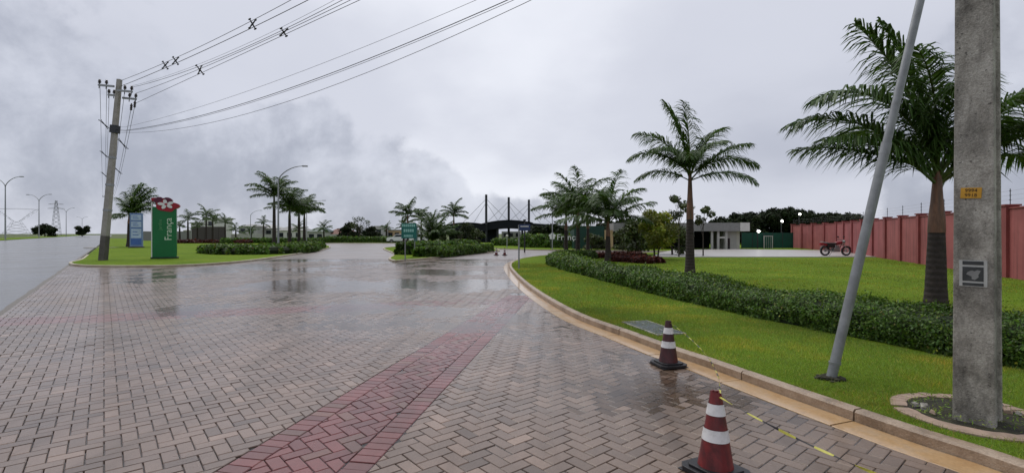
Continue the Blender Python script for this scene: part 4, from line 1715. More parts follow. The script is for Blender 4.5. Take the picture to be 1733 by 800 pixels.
# ---------------------------------------------------------------- near concrete pole
cx0, cy0 = 3.612, 3.762
pole = empty("concrete_pole", (cx0, cy0, ZL - 0.05), R(34), "weathered grey concrete utility pole close by, with plate and poster", "utility pole")
hx, hy = 0.108, 0.122
outl = [(-hx, -hy), (-hx * 0.35, -hy), (-hx * 0.22, -hy + 0.035), (hx * 0.62, -hy + 0.035), (hx * 0.75, -hy), (hx, -hy), (hx, hy), (hx * 0.75, hy), (hx * 0.62, hy - 0.035), (-hx * 0.22, hy - 0.035), (-hx * 0.35, hy), (-hx, hy)]
bm = bmesh.new()
rings = []
for k in range(26):
    z = 10.2 * k / 25
    s = 1.0 - 0.30 * z / 10.2
    rings.append([bm.verts.new((x * s + 0.002 * mnoise.noise(Vector((x * 9, y * 9, z * 3))), y * s + 0.002 * mnoise.noise(Vector((x * 9 + 5, y * 9, z * 3))), z)) for x, y in outl])
for a, b in zip(rings[:-1], rings[1:]):
    for j in range(12):
        bm.faces.new((a[j], a[(j + 1) % 12], b[(j + 1) % 12], b[j]))
bm.faces.new(rings[-1])
mb = MB()
mb.addbm(bm)
shaft = mb.build("shaft", M['old_concrete'], pole)
bv = shaft.modifiers.new("bevel", 'BEVEL')
bv.width = 0.008
bv.segments = 2
bv.limit_method = 'ANGLE'
bv.angle_limit = R(50)
# plates on the side that looks across the lane (-X)
FACE_X = Matrix(((0, 0, -1, 0), (-1, 0, 0, 0), (0, 1, 0, 0), (0, 0, 0, 1)))


def on_face(zc_, yoff=0.0):
    s = 1.0 - 0.30 * zc_ / 10.2
    return Matrix.Translation((-hx * s - 0.004, yoff, zc_))


tilt = Matrix.Rotation(0.30 * hx / 10.2, 4, 'Y')
zp = 1.86 - ZL + 0.05
mb = MB()
mb.box(-0.003, 0.003, -0.060, 0.060, -0.040, 0.040)
pl = mb.build("number_plate", M['yellow'], pole)
pl["label"] = "yellow number plate with two rows of dark digits"
pl.matrix_local = on_face(zp, 0.012) @ Matrix.Rotation(0.05, 4, 'X')
for s, z_ in (("9994", 0.018), ("9918", -0.018)):
    text_mesh("digits", s, 0.036, M['plate_text'], pl, Matrix.Translation((-0.004, 0, z_)) @ FACE_X, 0.0008)
zp = 1.245 - ZL + 0.05
mb = MB()
mb.box(-0.002, 0.002, -0.080, 0.080, -0.100, 0.100)
po = mb.build("poster", M['paper'], pole)
po["label"] = "small black and white paper poster"
po.matrix_local = on_face(zp, 0.0)


def flat_x(y0, y1, z0, z1, name, mat, d=0.0032):
    q = MB()
    q.box(-d - 0.0008, -d, y0, y1, z0, z1)
    q.build(name, M[mat], po)


flat_x(-0.060, 0.060, 0.066, 0.094, "print_band", 'ink')
flat_x(-0.060, 0.060, -0.094, -0.072, "print_band", 'ink')
flat_x(-0.060, 0.060, -0.058, 0.050, "print_field", 'ink')
q = MB()
pts = []
for k in range(15):
    a = 2 * math.pi * k / 15
    rr_ = 0.034 * (1 + 0.28 * math.sin(3 * a + 0.6) + 0.16 * math.sin(5 * a + 2))
    pts.append((-0.0052, -0.006 + rr_ * math.cos(a), -0.006 + rr_ * math.sin(a)))
q.poly(pts)
q.build("print_shape", M['ink_grey'], po)
# steel strap high on the pole
mb = MB()
s = 1 - 0.30 * 3.0 / 10.2

# collar of broken concrete with soil
col_ = empty("pole_collar", (ringc[0], ringc[1], ZL), 0, "broken round concrete collar with soil at the foot of the near pole", "concrete ring")
bm = bmesh.new()
n = 40
R_in, R_out = [], []
for k in range(n):
    a = 2 * math.pi * k / n
    wob = 0.02 * mnoise.noise(Vector((math.cos(a) * 2, math.sin(a) * 2, 1)))
    R_in.append(0.405 + 0.035 * mnoise.noise(Vector((math.cos(a) * 4, math.sin(a) * 4, 3))))
    R_out.append(0.52 + wob)
mb = MB()
for k in range(n):
    if 3 <= k <= 5 or k == 17:
        continue
    k2 = (k + 1) % n
    a, b = 2 * math.pi * k / n, 2 * math.pi * (k + 1) / n
    z_ = 0.022 + 0.008 * mnoise.noise(Vector((k * 0.3, 0, 0)))
    if 1 <= k <= 9:
        z_ += 0.02 * random.random()
    c_, s_, c2, s2 = math.cos(a), math.sin(a), math.cos(b), math.sin(b)
    mb.hexa([(R_in[k] * c_, R_in[k] * s_, -0.05), (R_out[k] * c_, R_out[k] * s_, -0.05), (R_out[k2] * c2, R_out[k2] * s2, -0.05), (R_in[k2] * c2, R_in[k2] * s2, -0.05),
             (R_in[k] * c_, R_in[k] * s_, z_ - 0.004), (R_out[k] * c_, R_out[k] * s_, z_ - 0.01), (R_out[k2] * c2, R_out[k2] * s2, z_ - 0.01), (R_in[k2] * c2, R_in[k2] * s2, z_ - 0.004)])
mb.build("ring", M['collar'], col_)
mb = MB()
pr = []
for j, (rr_, zz_) in enumerate(((0.44, 0.006), (0.30, 0.015), (0.16, 0.03), (0.02, 0.035))):
    for k in range(24):
        a = 2 * math.pi * k / 24
        mb.v.append((rr_ * math.cos(a), rr_ * math.sin(a), zz_ + 0.018 * mnoise.noise(Vector((rr_ * 9 * math.cos(a), rr_ * 9 * math.sin(a), 0)))))
for j in range(3):
    for k in range(24):
        p = j * 24
        mb.f.append((p + k, p + (k + 1) % 24, p + 24 + (k + 1) % 24, p + 24 + k))
        mb.c.append(None)
mb.build("soil", M['soil'], col_, True)
for k in range(9):
    a = random.uniform(-0.3, 1.6) if k < 6 else random.uniform(2.0, 3.4)
    rr_ = random.uniform(0.30, 0.42)
    mb = MB()
    s = random.uniform(0.03, 0.065)
    mb.hexa([(-s, -s * .6, -s * .3), (s * .8, -s * .7, -s * .3), (s, s * .5, -s * .3), (-s * .7, s * .7, -s * .3), (-s * .7, -s * .4, s * .4), (s * .6, -s * .5, s * .3), (s * .6, s * .4, s * .45), (-s * .5, s * .5, s * .3)])
    o = mb.build("rubble", M['collar'] if k % 2 else M['old_concrete'], col_, loc=(rr_ * math.cos(a), rr_ * math.sin(a), 0.035))
    o.rotation_euler = (random.uniform(-.3, .3), random.uniform(-.3, .3), random.uniform(0, 6))
g_ = np.random.default_rng(5)
n = 380
a = g_.uniform(0, 6.28, n)
r_ = 0.10 + 0.32 * np.sqrt(g_.uniform(0, 1, n))
P = np.stack([r_ * np.cos(a), r_ * np.sin(a), 0.03 + g_.uniform(0, 0.035, n)], 1)
lv = leaves(P, np.tile([[0, 0, 1.0]], (n, 1)), 0.013 * g_.uniform(0.6, 1.5, n), leafcol(n, 9, 0.5, 1.5), M['grass'], "weeds", col_, aspect=0.3, seed=5)
lv["kind"] = "stuff"

# ---------------------------------------------------------------- leaning galvanised lamp post
bx, by = G(1405, 640, ZL)
lp = empty("leaning_post", (bx, by, ZL - 0.04), 0, "leaning galvanised steel post planted in the right lawn", "post")
dirv = Vector((0.229, -0.01, 1.0))


def up(z):
    return dirv * z


mb = MB()
mb.tube([up(-0.05), up(0.5), up(1.4), up(2.36)], [0.047, 0.046, 0.0445, 0.0435], 18)
mb.build("lower_tube", M['galvanised'], lp, True)
mb = MB()
mb.tube([up(2.30), up(2.42)], [0.046, 0.045], 18)
mb.build("joint_collar", M['galvanised'], lp)
mb = MB()
mb.tube([up(2.4), up(5.0), up(7.0)], [0.038, 0.036, 0.034], 16)
mb.build("upper_tube", M['galvanised'], lp, True)
mb = MB()
mb.ring((up(0.2).x, up(0.2).y, up(0.2).z), 0.04, 0.054, -0.012, 0.012, 'z', 20)
mb.build("band", M['galvanised'], lp)
mb = MB()
tp = up(7.0)
mb.tube([tp, tp + Vector((-0.5, -0.2, 0.35)), tp + Vector((-1.5, -0.6, 0.55))], [0.03, 0.028, 0.025], 8)
mb.build("lamp_arm", M['galvanised'], lp, True)
mb = MB()
mb.box(tp.x - 2.05, tp.x - 1.45, tp.y - 0.75, tp.y - 0.50, 7.46, 7.58, 0.03)
mb.build("lamp_head", M['lamp_metal'], lp)
mb = MB()
for k in range(26):
    a = k * 2.4
    r_ = 0.05 + 0.085 * ((k * 7) % 10) / 10
    s = random.uniform(0.02, 0.045)
    c_ = (r_ * math.cos(a), r_ * math.sin(a) - 0.01, 0.03 + random.uniform(0, 0.03))
    b2 = bmesh.new()
    bmesh.ops.create_icosphere(b2, subdivisions=1, radius=s, matrix=Matrix.Translation(c_) @ Matrix.Diagonal((1, 1, 0.6, 1)))
    mb.addbm(b2)
mb.build("soil", M['soil'], lp)

# ---------------------------------------------------------------- far pole with crossarms, wires


def make_pole(label):
    root = empty("utility_pole", (0, 0, 0), 0, label, "utility pole", "utility poles along the road")
    mb = MB()
    L_ = 9.95

    def sec(z, extra=0.0):
        w = 0.150 - 0.062 * z / L_ + extra
        d = 0.15 - 0.055 * z / L_ + extra
        return [(-w, -d, z), (w, -d, z), (w, d, z), (-w, d, z)]
    mb.hexa(sec(1.35) + sec(L_))
    mb.build("shaft", M['pale_concrete'], root)
    mb = MB()
    mb.hexa(sec(-0.3, 0.003) + sec(1.35, 0.003))
    mb.build("foot", M['dark_concrete'], root)
    for z in (2.75, 4.15, 5.65):
        mb = MB()
        mb.hexa(sec(z - 0.06, 0.014) + sec(z + 0.06, 0.014))
        mb.build("steel_band", M['lamp_metal'], root)
    mb = MB()
    mb.hexa(sec(7.0, 0.06) + sec(7.42, 0.06))
    mb.build("cable_bracket", M['dark_metal'], root)
    # crossarms
    for x0, x1, y_, z in ((-0.95, -0.1, -0.20, 9.50), (-0.72, -0.1, 0.20, 9.10), (0.1, 0.92, -0.20, 9.30), (0.1, 0.86, 0.20, 9.00)):
        mb = MB()
        mb.box(x0, x1, y_ - 0.045, y_ + 0.045, z - 0.05, z + 0.05)
        arm = mb.build("crossarm", M['lamp_metal'], root)
        xs = [x0 * 0.95, x0 * 0.55] if x0 < 0 else [x1 * 0.95, x1 * 0.55]
        for xx in xs:
            q = MB()
            q.lathe([(0.025, z + 0.05), (0.03, z + 0.10), (0.085, z + 0.12), (0.05, z + 0.17), (0.085, z + 0.19), (0.045, z + 0.26), (0.06, z + 0.29), (0.02, z + 0.32)], 10, (xx, y_))
            q.build("insulator", M['porcelain'], arm, True)
            q = MB()
            q.tube([(xx, y_, z - 0.05), (xx, y_, z - 0.18)], 0.02, 6)
            q.build("bolt", M['dark_metal'], arm)
    for xx, z in ((0.80, 8.72), (0.62, 8.55)):
        q = MB()
        q.lathe([(0.02, z - 0.2), (0.07, z - 0.15), (0.04, z - 0.1), (0.07, z - 0.05), (0.04, z), (0.07, z + 0.05), (0.02, z + 0.2)], 10, (xx, 0.2))
        q.build("insulator", M['porcelain'], root, True)
    return root


X1, Y1 = -22.45, 26.6
P1 = make_pole("grey concrete utility pole with crossarms on the left lawn corner")
P1.location = (X1, Y1, ZL)
P1.rotation_euler = (0, R(5.2), 0)
P2 = copy_tree(P1)
P2["label"] = "distant utility pole hidden behind the left lawn pole along the road"
P2.location = (-88.6, 106, 0.05)
P2.rotation_euler = (0, R(1), 0)
P3 = copy_tree(P1)
P3["label"] = "utility pole standing behind the hedge near the red wall, carrying the wires"
P3.location = (16.5, 0.6, ZL)
P3.rotation_euler = (0, R(-2), R(35))


def at_pole(p, x, y, z):
    m_ = Matrix.LocRotScale(p.location, p.rotation_euler, None)
    return m_ @ Vector((x, y, z))


def wire(name, a, pix, b, r, label, mat='wire', group=None):
    """cable from a to b, its hang read from the photograph at two columns"""
    a, b = Vector(a), Vector(b)
    ts, zs = [0.0], [a.z]
    for px, py in pix:
        # plan position where this sight line crosses the run of the cable
        k = (px - CX) / F
        t = (k * a.y - a.x) / ((b.x - a.x) - k * (b.y - a.y))
        y_ = a.y + (b.y - a.y) * t
        ts.append(t)
        zs.append(H + (HY - py) / F * y_)
    co = np.polyfit(ts, zs, min(2, len(ts) - 1))
    pts = []
    for k in range(41):
        t = k / 40
        z = float(np.polyval(co, t)) if len(pix) else a.z + (b.z - a.z) * t
        pts.append(Vector((a.x + (b.x - a.x) * t, a.y + (b.y - a.y) * t, z)))
    pts[0].z = a.z
    mb = MB()
    mb.tube([p - a for p in pts], r, 6)
    o = mb.build(name, M[mat], None, True, loc=tuple(a))
    tag(o, label, "cable", group)
    return pts


def spacer(p, q, label, s=0.16):
    """X-shaped cable spacer hung between two runs"""
    c = (Vector(p) + Vector(q)) / 2
    root = empty("cable_spacer", tuple(c), 0, label, "spacer", "cable spacers")
    d = (Vector(q) - Vector(p)) / 2
    mb = MB()
    side = Vector((0.55, 0.3, 0)) * s
    for sg in (-1, 1):
        mb.tube([d * 1.25 + side * sg, d * 0.4 + side * sg * 0.35, -d * 0.4 + side * -sg * 0.35, -d * 1.25 - side * sg], [0.016, 0.03, 0.03, 0.016], 6)
    mb.build("frame", M['dark_metal'], root)
    for sg in (-1, 1):
        for e_ in (-1, 1):
            b2 = MB()
            v = d * 1.2 * e_ + side * sg * e_
            b2.tube([v - Vector((0.05, -0.04, 0)), v + Vector((0.05, -0.04, 0))], 0.03, 6)
            b2.build("clamp", M['dark_metal'], root)


E = Vector((16.5, 0.6, 0))
WG = "overhead cables from the left pole"
top = at_pole(P1, 0, 0, 9.95)
ra = at_pole(P1, 0.87, -0.2, 9.62)
rb = at_pole(P1, 0.82, 0.2, 9.33)
rc = at_pole(P1, 0.80, 0.2, 8.75)
lo = at_pole(P1, 0.12, 0, 7.2)
wA = wire("power_cable", at_pole(P1, 0.1, 0, 9.9), [(300, 97), (415, 41.5), (493, 0)], E + Vector((0, 0, 9.9)), 0.010, "topmost power cable above the others, leaving the left pole", group=WG)
wB = wire("power_cable", at_pole(P1, 0.12, 0, 9.6), [(296, 109), (420, 49), (524, 0)], E + Vector((0, 0, 9.6)), 0.0125, "second power cable from the top, joined to the first by spacers", group=WG)
wC = wire("power_cable", ra, [(340, 110), (472, 44), (572, 0)], E + Vector((0.6, 0, 9.4)), 0.0055, "thin upper wire of the lower bundle on the right crossarm", 'wire_pale', group=WG)
wD = wire("power_cable", ra - Vector((0.03, 0, 0.08)), [(332, 117), (472, 50), (585, 0)], E + Vector((0.5, 0, 9.3)), 0.0095, "second wire of the bundle on the right crossarm", group=WG)
wE = wire("power_cable", rb, [(332, 121), (473, 55), (597, 0)], E + Vector((0.4, 0, 9.2)), 0.0095, "third wire of the bundle on the right crossarm", group=WG)
wF = wire("power_cable", rc, [(334, 127), (474, 62), (610, 0)], E + Vector((0.3, 0, 9.1)), 0.0095, "lowest wire of the bundle on the right crossarm", group=WG)
wire("telephone_cable", lo + Vector((0, 0, 0.15)), [(260, 209), (519, 112), (815, 0)], E + Vector((0.2, 0, 7.4)), 0.0055, "thin upper telephone cable below the power wires", 'wire_pale', group=WG)
wire("telephone_cable", lo, [(223, 223), (452, 161), (862, 0)], E + Vector((0.1, 0, 7.2)), 0.0110, "thick telephone cable across the sky", group=WG)
wire("telephone_cable", lo + Vector((0, 0, -0.05)), [(223, 224), (452, 164), (872, 0)], E + Vector((0.1, 0, 7.1)), 0.0065, "thin telephone cable running just under the thick one", group=WG)
wire("telephone_cable", lo + Vector((0, 0, -0.15)), [(301, 218), (519, 161), (900, 0)], E + Vector((0, 0, 7.0)), 0.0075, "lowest telephone cable crossing the sky", 'wire_pale', group=WG)


def near_px(pts, px):
    return min(pts, key=lambda p: abs(CX + F * p.x / p.y - px) if p.y > 1 else 1e9)


for px, w1, w2, lab in ((279, wA, wB, "first spacer on the top cable pair, closest to the pole"), (298, wA, wB, "second spacer on the top cable pair"), (419, wA, wB, "spacer farthest from the pole on the top cable pair"),
                        (332, wD, wF, "first spacer on the lower bundle"), (472, wD, wF, "second spacer on the lower bundle, nearer the frame top")):
    spacer(near_px(w1, px), near_px(w2, px), lab)
# line that runs on along the road to the next pole
lab6 = ["outer left wire running along the road to the far pole", "middle left wire running along the road to the far pole", "inner left wire running along the road to the far pole",
        "inner right wire running along the road to the far pole", "middle right wire running along the road to the far pole", "outer right wire running along the road to the far pole"]
prs = []
for k, (a, b) in enumerate((((-0.90, -0.2, 9.8), (-0.90, -0.2, 9.8)), ((-0.68, 0.2, 9.4), (-0.68, 0.2, 9.4)), ((-0.52, -0.2, 9.8), (-0.5, -0.2, 9.8)),
                            ((0.50, -0.2, 9.2), (0.5, -0.2, 9.4)), ((0.62, 0.2, 8.5), (0.6, 0.2, 9.2)), ((0.80, 0.2, 8.6), (0.86, 0.2, 9.2)))):
    p, q = at_pole(P1, *a), at_pole(P2, *b)
    mid = (p + q) / 2 - Vector((0, 0, 1.1))
    pts = []
    for i in range(31):
        t = i / 30
        pts.append(p.lerp(q, t) - Vector((0, 0, 4 * 1.1 * t * (1 - t))))
    mb = MB()
    mb.tube([v - p for v in pts], 0.012, 5)
    tag(mb.build("power_cable", M['wire'], None, True, loc=tuple(p)), lab6[k], "cable", "cables along the road")
    prs.append(pts)
for k, (i, w1, w2) in enumerate(((3, 0, 1), (7, 0, 1), (12, 0, 1), (4, 3, 5), (9, 3, 5))):
    spacer(prs[w1][i], prs[w2][i], ["upper spacer on the left wires beside the pole", "middle spacer on the left wires beside the pole", "lower spacer on the left wires beside the pole",
                                    "upper spacer on the right wires beside the pole", "lower spacer on the right wires beside the pole"][k], 0.10)

# ---------------------------------------------------------------- traffic cones and barrier tape


def make_cone(label, damaged):
    root = empty("traffic_cone", (0, 0, 0), 0, label, "traffic cone", "traffic cones on the paving")
    mb = MB()
    b = 0.170
    o8 = []
    for sx, sy in ((1, -1), (1, 1), (-1, 1), (-1, -1)):
        c = 0.05
        if sx * sy < 0:
            o8 += [(sx * (b - c), sy * b), (sx * b, sy * (b - c))]
        else:
            o8 += [(sx * b, sy * (b - c)), (sx * (b - c), sy * b)]
    mb.prism(o8, 0.004, 0.034)
    mb.prism([(x * 0.80, y * 0.80) for x, y in o8], 0.034, 0.050)
    for sx in (-1, 1):
        for sy in (-1, 1):
            mb.box(sx * 0.13 - 0.035, sx * 0.13 + 0.035, sy * 0.13 - 0.035, sy * 0.13 + 0.035, -0.002, 0.0045)
    base = mb.build("base", M['black'], root)
    mod = base.modifiers.new("bevel", 'BEVEL')
    mod.width = 0.008
    mod.segments = 2
    mod.limit_method = 'ANGLE'
    H_ = 0.52
    r0, r1 = 0.110, 0.033

    def rz(z):
        return r0 + (r1 - r0) * (z - 0.045) / (H_ - 0.045)
    segs = [(0.045, 0.215, 'cone_red', 0.0), (0.215, 0.288, 'cone_white', 0.0035), (0.288, 0.375, 'cone_red', 0.0), (0.375, 0.445, 'cone_white', 0.0035), (0.445, H_, 'cone_red', 0.0)]
    for k, (za, zb, mt, ex) in enumerate(segs):
        mb = MB()
        n = 28
        K = 5
        for j in range(K + 1):
            z = za + (zb - za) * j / K
            for i in range(n):
                a = 2 * math.pi * i / n
                r_ = rz(z) + ex
                if mt == 'cone_red':
                    r_ *= 1 + 0.02 * mnoise.noise(Vector((math.cos(a) * 1.5, math.sin(a) * 1.5, z * 9)))
                zz_ = z
                if damaged and k == 4 and j == K:
                    zz_ += 0.012 * mnoise.noise(Vector((math.cos(a) * 3, math.sin(a) * 3, 2))) - (0.035 if 4.6 < a < 6.2 else 0)
                mb.v.append((r_ * math.cos(a), r_ * math.sin(a), zz_))
        for j in range(K):
            for i in range(n):
                a, b_ = j * n + i, j * n + (i + 1) % n
                mb.f.append((a, b_, b_ + n, a + n))
                mb.c.append(None)
        if k == 4:
            # open neck: turn the rim inward
            t0 = K * n
            for i in range(n):
                v = mb.v[t0 + i]
                mb.v.append((v[0] * 0.78, v[1] * 0.78, v[2] - 0.003))
            for i in range(n):
                v = mb.v[t0 + i]
                mb.v.append((v[0] * 0.72, v[1] * 0.72, v[2] - 0.06))
            for j in (K, K + 1):
                for i in range(n):
                    a, b_ = j * n + i, j * n + (i + 1) % n
                    mb.f.append((a, b_, b_ + n, a + n))
                    mb.c.append(None)
            mb.f.append(tuple((K + 2) * n + i for i in range(n)))
            mb.c.append(None)
        mb.build("sleeve" if mt == 'cone_red' else "reflective_band", M[mt], root, True, fix=True)
    return root


c1 = make_cone("nearest red and white traffic cone with a torn tip at the bottom edge", True)
place_tree(c1, 1.315, 3.13, 0.006, 0.5)
c1.rotation_euler = (R(-1.5), R(2.2), 0.5)
c2 = copy_tree(c1)
c2["label"] = "dark red and white traffic cone beside the gutter and the steel cover"
for ch in c2.children:
    if ch.name.startswith("sleeve"):
        ch.data = ch.data.copy()
        ch.data.materials[0] = M['cone_dirty']
place_tree(c2, 1.84, 5.70, 0.004, 0.25)
c2.rotation_euler = (0, 0, 0.25)
c3 = copy_tree(c1)
c3["label"] = "traffic cone just below the frame, holding the barrier tape end"
place_tree(c3, 2.0, 1.90, 0.008, 0.1)
for px, lab in ((840, "left one of the two far cones across the right lane"), (854, "right one of the two far cones across the right lane")):
    c = copy_tree(c1)
    c["label"] = lab
    x, y = G(px, 432)
    place_tree(c, x, y, 0.003, 0.3)
    c.rotation_euler = (0, 0, 0.3)


def tape(a, b, sag, n, label, w=0.0075, bow=0.0, rolls=1.0):
    a, b = Vector(a), Vector(b)
    root = empty("barrier_tape", tuple(a), 0, label, "tape", "barrier tape between the cones")
    side = (b - a).cross(Vector((0, 0, 1))).normalized()
    rows = []
    for k in range(n * 4 + 1):
        t = k / (n * 4)
        p = a.lerp(b, t) - Vector((0, 0, 4 * sag * t * (1 - t))) + side * bow * 4 * t * (1 - t) - a
        ang = 0.9 + 5.0 * rolls * mnoise.noise(Vector((t * 5, 3.0, label.__len__() * 0.37)))
        d = (Vector((0, 0, 1)) * math.cos(ang) + side * math.sin(ang)) * w * (0.75 + 0.25 * math.cos(t * 40))
        rows.append((p - d, p + d))
    for s in range(n):
        mb = MB()
        for k in range(4):
            (p, q), (p2, q2) = rows[s * 4 + k], rows[s * 4 + k + 1]
            mb.poly([p, q, q2, p2])
        o = mb.build("stripe", M['tape_yellow'] if s % 2 == 0 else M['tape_black'], root)
        sm = o.modifiers.new("thickness", 'SOLIDIFY')
        sm.thickness = 0.0012


k1 = Vector((1.315 + 0.02, 3.13 - 0.01, 0.50))
tape((1.86, 5.68, 0.50), k1, 0.05, 26, "yellow and black tape sagging between the two near cones", bow=-0.16)
tape(k1, (2.0, 1.90, 0.40), 0.05, 14, "yellow and black tape stretched from the nearest cone to the corner")

# ---------------------------------------------------------------- steel cover in the lawn
mh = empty("steel_cover", (2.17, 7.51, ZL), math.atan2(-0.98, 0.26) + math.pi, "grey steel inspection cover with pale frame set in the lawn", "manhole cover")
mb = MB()
for x0, x1, y0, y1 in ((-0.54, 0.54, -0.235, -0.213), (-0.54, 0.54, 0.213, 0.235), (-0.54, -0.515, -0.212, 0.212), (0.515, 0.54, -0.212, 0.212)):
    mb.box(x0, x1, y0, y1, -0.03, 0.020)
mb.build("frame", M['old_concrete'], mh)
for sx in (-1, 1):
    mb = MB()
    x0, x1 = (-0.51, -0.004) if sx < 0 else (0.004, 0.51)
    mb.box(x0, x1, -0.21, 0.21, -0.03, 0.016, 0.004)
    for i in range(7):
        for j in range(6):
            xx = x0 + 0.045 + i * 0.07
            yy = -0.175 + j * 0.07
            mb.box(xx - 0.022, xx + 0.022, yy - 0.008, yy + 0.008, 0.0155, 0.019)
    pl = mb.build("plate", M['cover'], mh)
    q = MB()
    q.box((x0 + x1) / 2 - 0.04, (x0 + x1) / 2 + 0.04, -0.012, 0.012, 0.019, 0.028, 0.004)
    q.build("handle", M['galvanised'], pl)

# ---------------------------------------------------------------- totems
tx, ty = Xat(279, 28.5), 28.5
tt_ = empty("green_totem", (tx, ty, ZL), R(28), "tall green totem with white name lettering and red flower crest", "totem sign")
mb = MB()
mb.box(-0.66, 0.66, -0.24, 0.24, -0.05, 0.10, 0.02)
mb.build("plinth", M['totem_dark'], tt_)
mb = MB()
mb.box(-0.58, 0.58, -0.16, 0.16, 0.10, 3.02)
bd = mb.build("body", M['totem_green'], tt_)
mb = MB()
mb.box(-0.63, -0.582, -0.15, 0.15, 0.10, 3.30)
mb.build("edge_strip", M['white'], tt_)
up_text = Matrix.Rotation(R(90), 4, 'Z')
text_mesh("lettering", "França", 0.50, M['letter'], tt_, Matrix.Translation((0.20, -0.166, 1.72)) @ FACE_Y @ up_text, 0.004)
text_mesh("lettering", "Jardins", 0.23, M['letter_dim'], tt_, Matrix.Translation((-0.20, -0.166, 1.98)) @ FACE_Y @ up_text, 0.004)


def blob(n, f):
    return [f(2 * math.pi * k / n) for k in range(n)]


def petal(a):
    r_ = 0.60 + 0.10 * math.sin(3 * a + 0.4) + 0.06 * math.sin(5 * a)
    return (0.03 + r_ * math.cos(a) * 1.0, 3.15 + r_ * math.sin(a) * 0.60 - 0.17 * math.cos(a))


mb = MB()
mb.plate_xz(blob(40, petal), -0.19, 0.19)
cr = mb.build("flower_crest", M['sign_red'], tt_)
for cx2, cz2, rx, rz2, rot in ((-0.30, 3.42, 0.24, 0.15, 0.5), (0.18, 3.44, 0.22, 0.13, -0.3)):
    mb = MB()
    mb.plate_xz([(cx2 + rx * math.cos(a) * math.cos(rot) - rz2 * math.sin(a) * math.sin(rot), cz2 + rx * math.cos(a) * math.sin(rot) + rz2 * math.sin(a) * math.cos(rot)) for a in [2 * math.pi * k / 18 for k in range(18)]], -0.205, 0.17)
    mb.build("dark_petal", M['sign_dark_red'], cr)
for k in range(5):
    a = 0.5 + 2 * math.pi * k / 5
    cx2, cz2 = 0.08 + 0.235 * math.cos(a), 3.17 + 0.16 * math.sin(a)
    mb = MB()
    mb.plate_xz([(cx2 + 0.17 * math.cos(b) * math.cos(a) - 0.095 * math.sin(b) * math.sin(a), cz2 + 0.13 * math.cos(b) * math.sin(a) + 0.085 * math.sin(b) * math.cos(a)) for b in [2 * math.pi * q / 14 for q in range(14)]], -0.215 - 0.002 * k, -0.18)
    mb.build("white_petal", M['white'], cr)
mb = MB()
mb.plate_xz([(0.08 + 0.075 * math.cos(b), 3.17 + 0.06 * math.sin(b)) for b in [2 * math.pi * q / 12 for q in range(12)]], -0.24, -0.2)
mb.build("flower_centre", M['sign_red'], cr)

bt = empty("blue_totem", (Xat(231, 50), 50, ZL), R(24), "blue totem board with pale notice panels on the left lawn", "totem sign")
mb = MB()
mb.box(-0.66, 0.66, -0.14, 0.14, -0.05, 0.12)
mb.build("plinth", M['dark_concrete'], bt)
mb = MB()
mb.box(-0.55, 0.55, -0.10, 0.10, 0.12, 3.55, 0.02)
mb.build("body", M['blue_frame'], bt)
mb = MB()
mb.box(-0.44, 0.44, -0.108, -0.09, 0.30, 0.95)
mb.build("blue_panel", M['blue'], bt)
for z0_, z1_ in ((1.0, 1.95), (2.12, 2.70), (2.84, 3.40)):
    mb = MB()
    mb.box(-0.42, 0.42, -0.108, -0.09, z0_, z1_)
    pn = mb.build("notice_panel", M['blue_panel'], bt)
    for k in range(2):
        q = MB()
        zz_ = z0_ + (z1_ - z0_) * (0.33 + 0.34 * k)
        q.box(-0.30, 0.20 - 0.1 * k, -0.111, -0.105, zz_ - 0.035, zz_ + 0.035)
        q.build("notice_mark", M['blue'], pn)
    q = MB()
    q.box(-0.47, 0.47, -0.106, -0.092, z1_ + 0.03, z1_ + 0.09)
    q.build("divider", M['blue'], bt)
mb = MB()
mb.box(-44.6, -41.4, 50.4, 51.0, 0.05, ZL + 0.02)
struct(mb.build("path_strip", M['kerb_pale']), "short pale concrete strip in the left lawn")

# ---------------------------------------------------------------- small road signs


def sign_post(name, x, y, z0, h, w, hh, mat, mat2, rows, label, rz=0.0, post_x=0.0, second=None, twop=False, plate_x=0.0):
    root = empty(name, (x, y, z0), rz, label, "sign")
    mb = MB()
    mb.tube([(post_x, 0.03, -0.05), (post_x, 0.03, h)], 0.032, 8)
    mb.build("post", M['galvanised'], root, True)
    mb = MB()
    mb.box(plate_x - w / 2, plate_x + w / 2, -0.012, 0.012, h - hh - 0.02, h + 0.02, 0.006)
    pl_ = mb.build("plate", M[mat], root)
    for k, (f0, f1, z0_, z1_) in enumerate(rows):
        za, zb = h - hh + hh * z0_, h - hh + hh * z1_
        xa, xb = plate_x - w / 2 + w * f0, plate_x - w / 2 + w * f1
        nl = max(3, int((xb - xa) / ((zb - za) * 0.75)))
        for j in range(nl):
            q = MB()
            x0_ = xa + (xb - xa) * j / nl
            x1_ = xa + (xb - xa) * (j + 0.74) / nl
            q.box(x0_, x1_, -0.017, -0.011, za, zb)
            q.build("letter_mark", M[mat2], pl_)
    return root


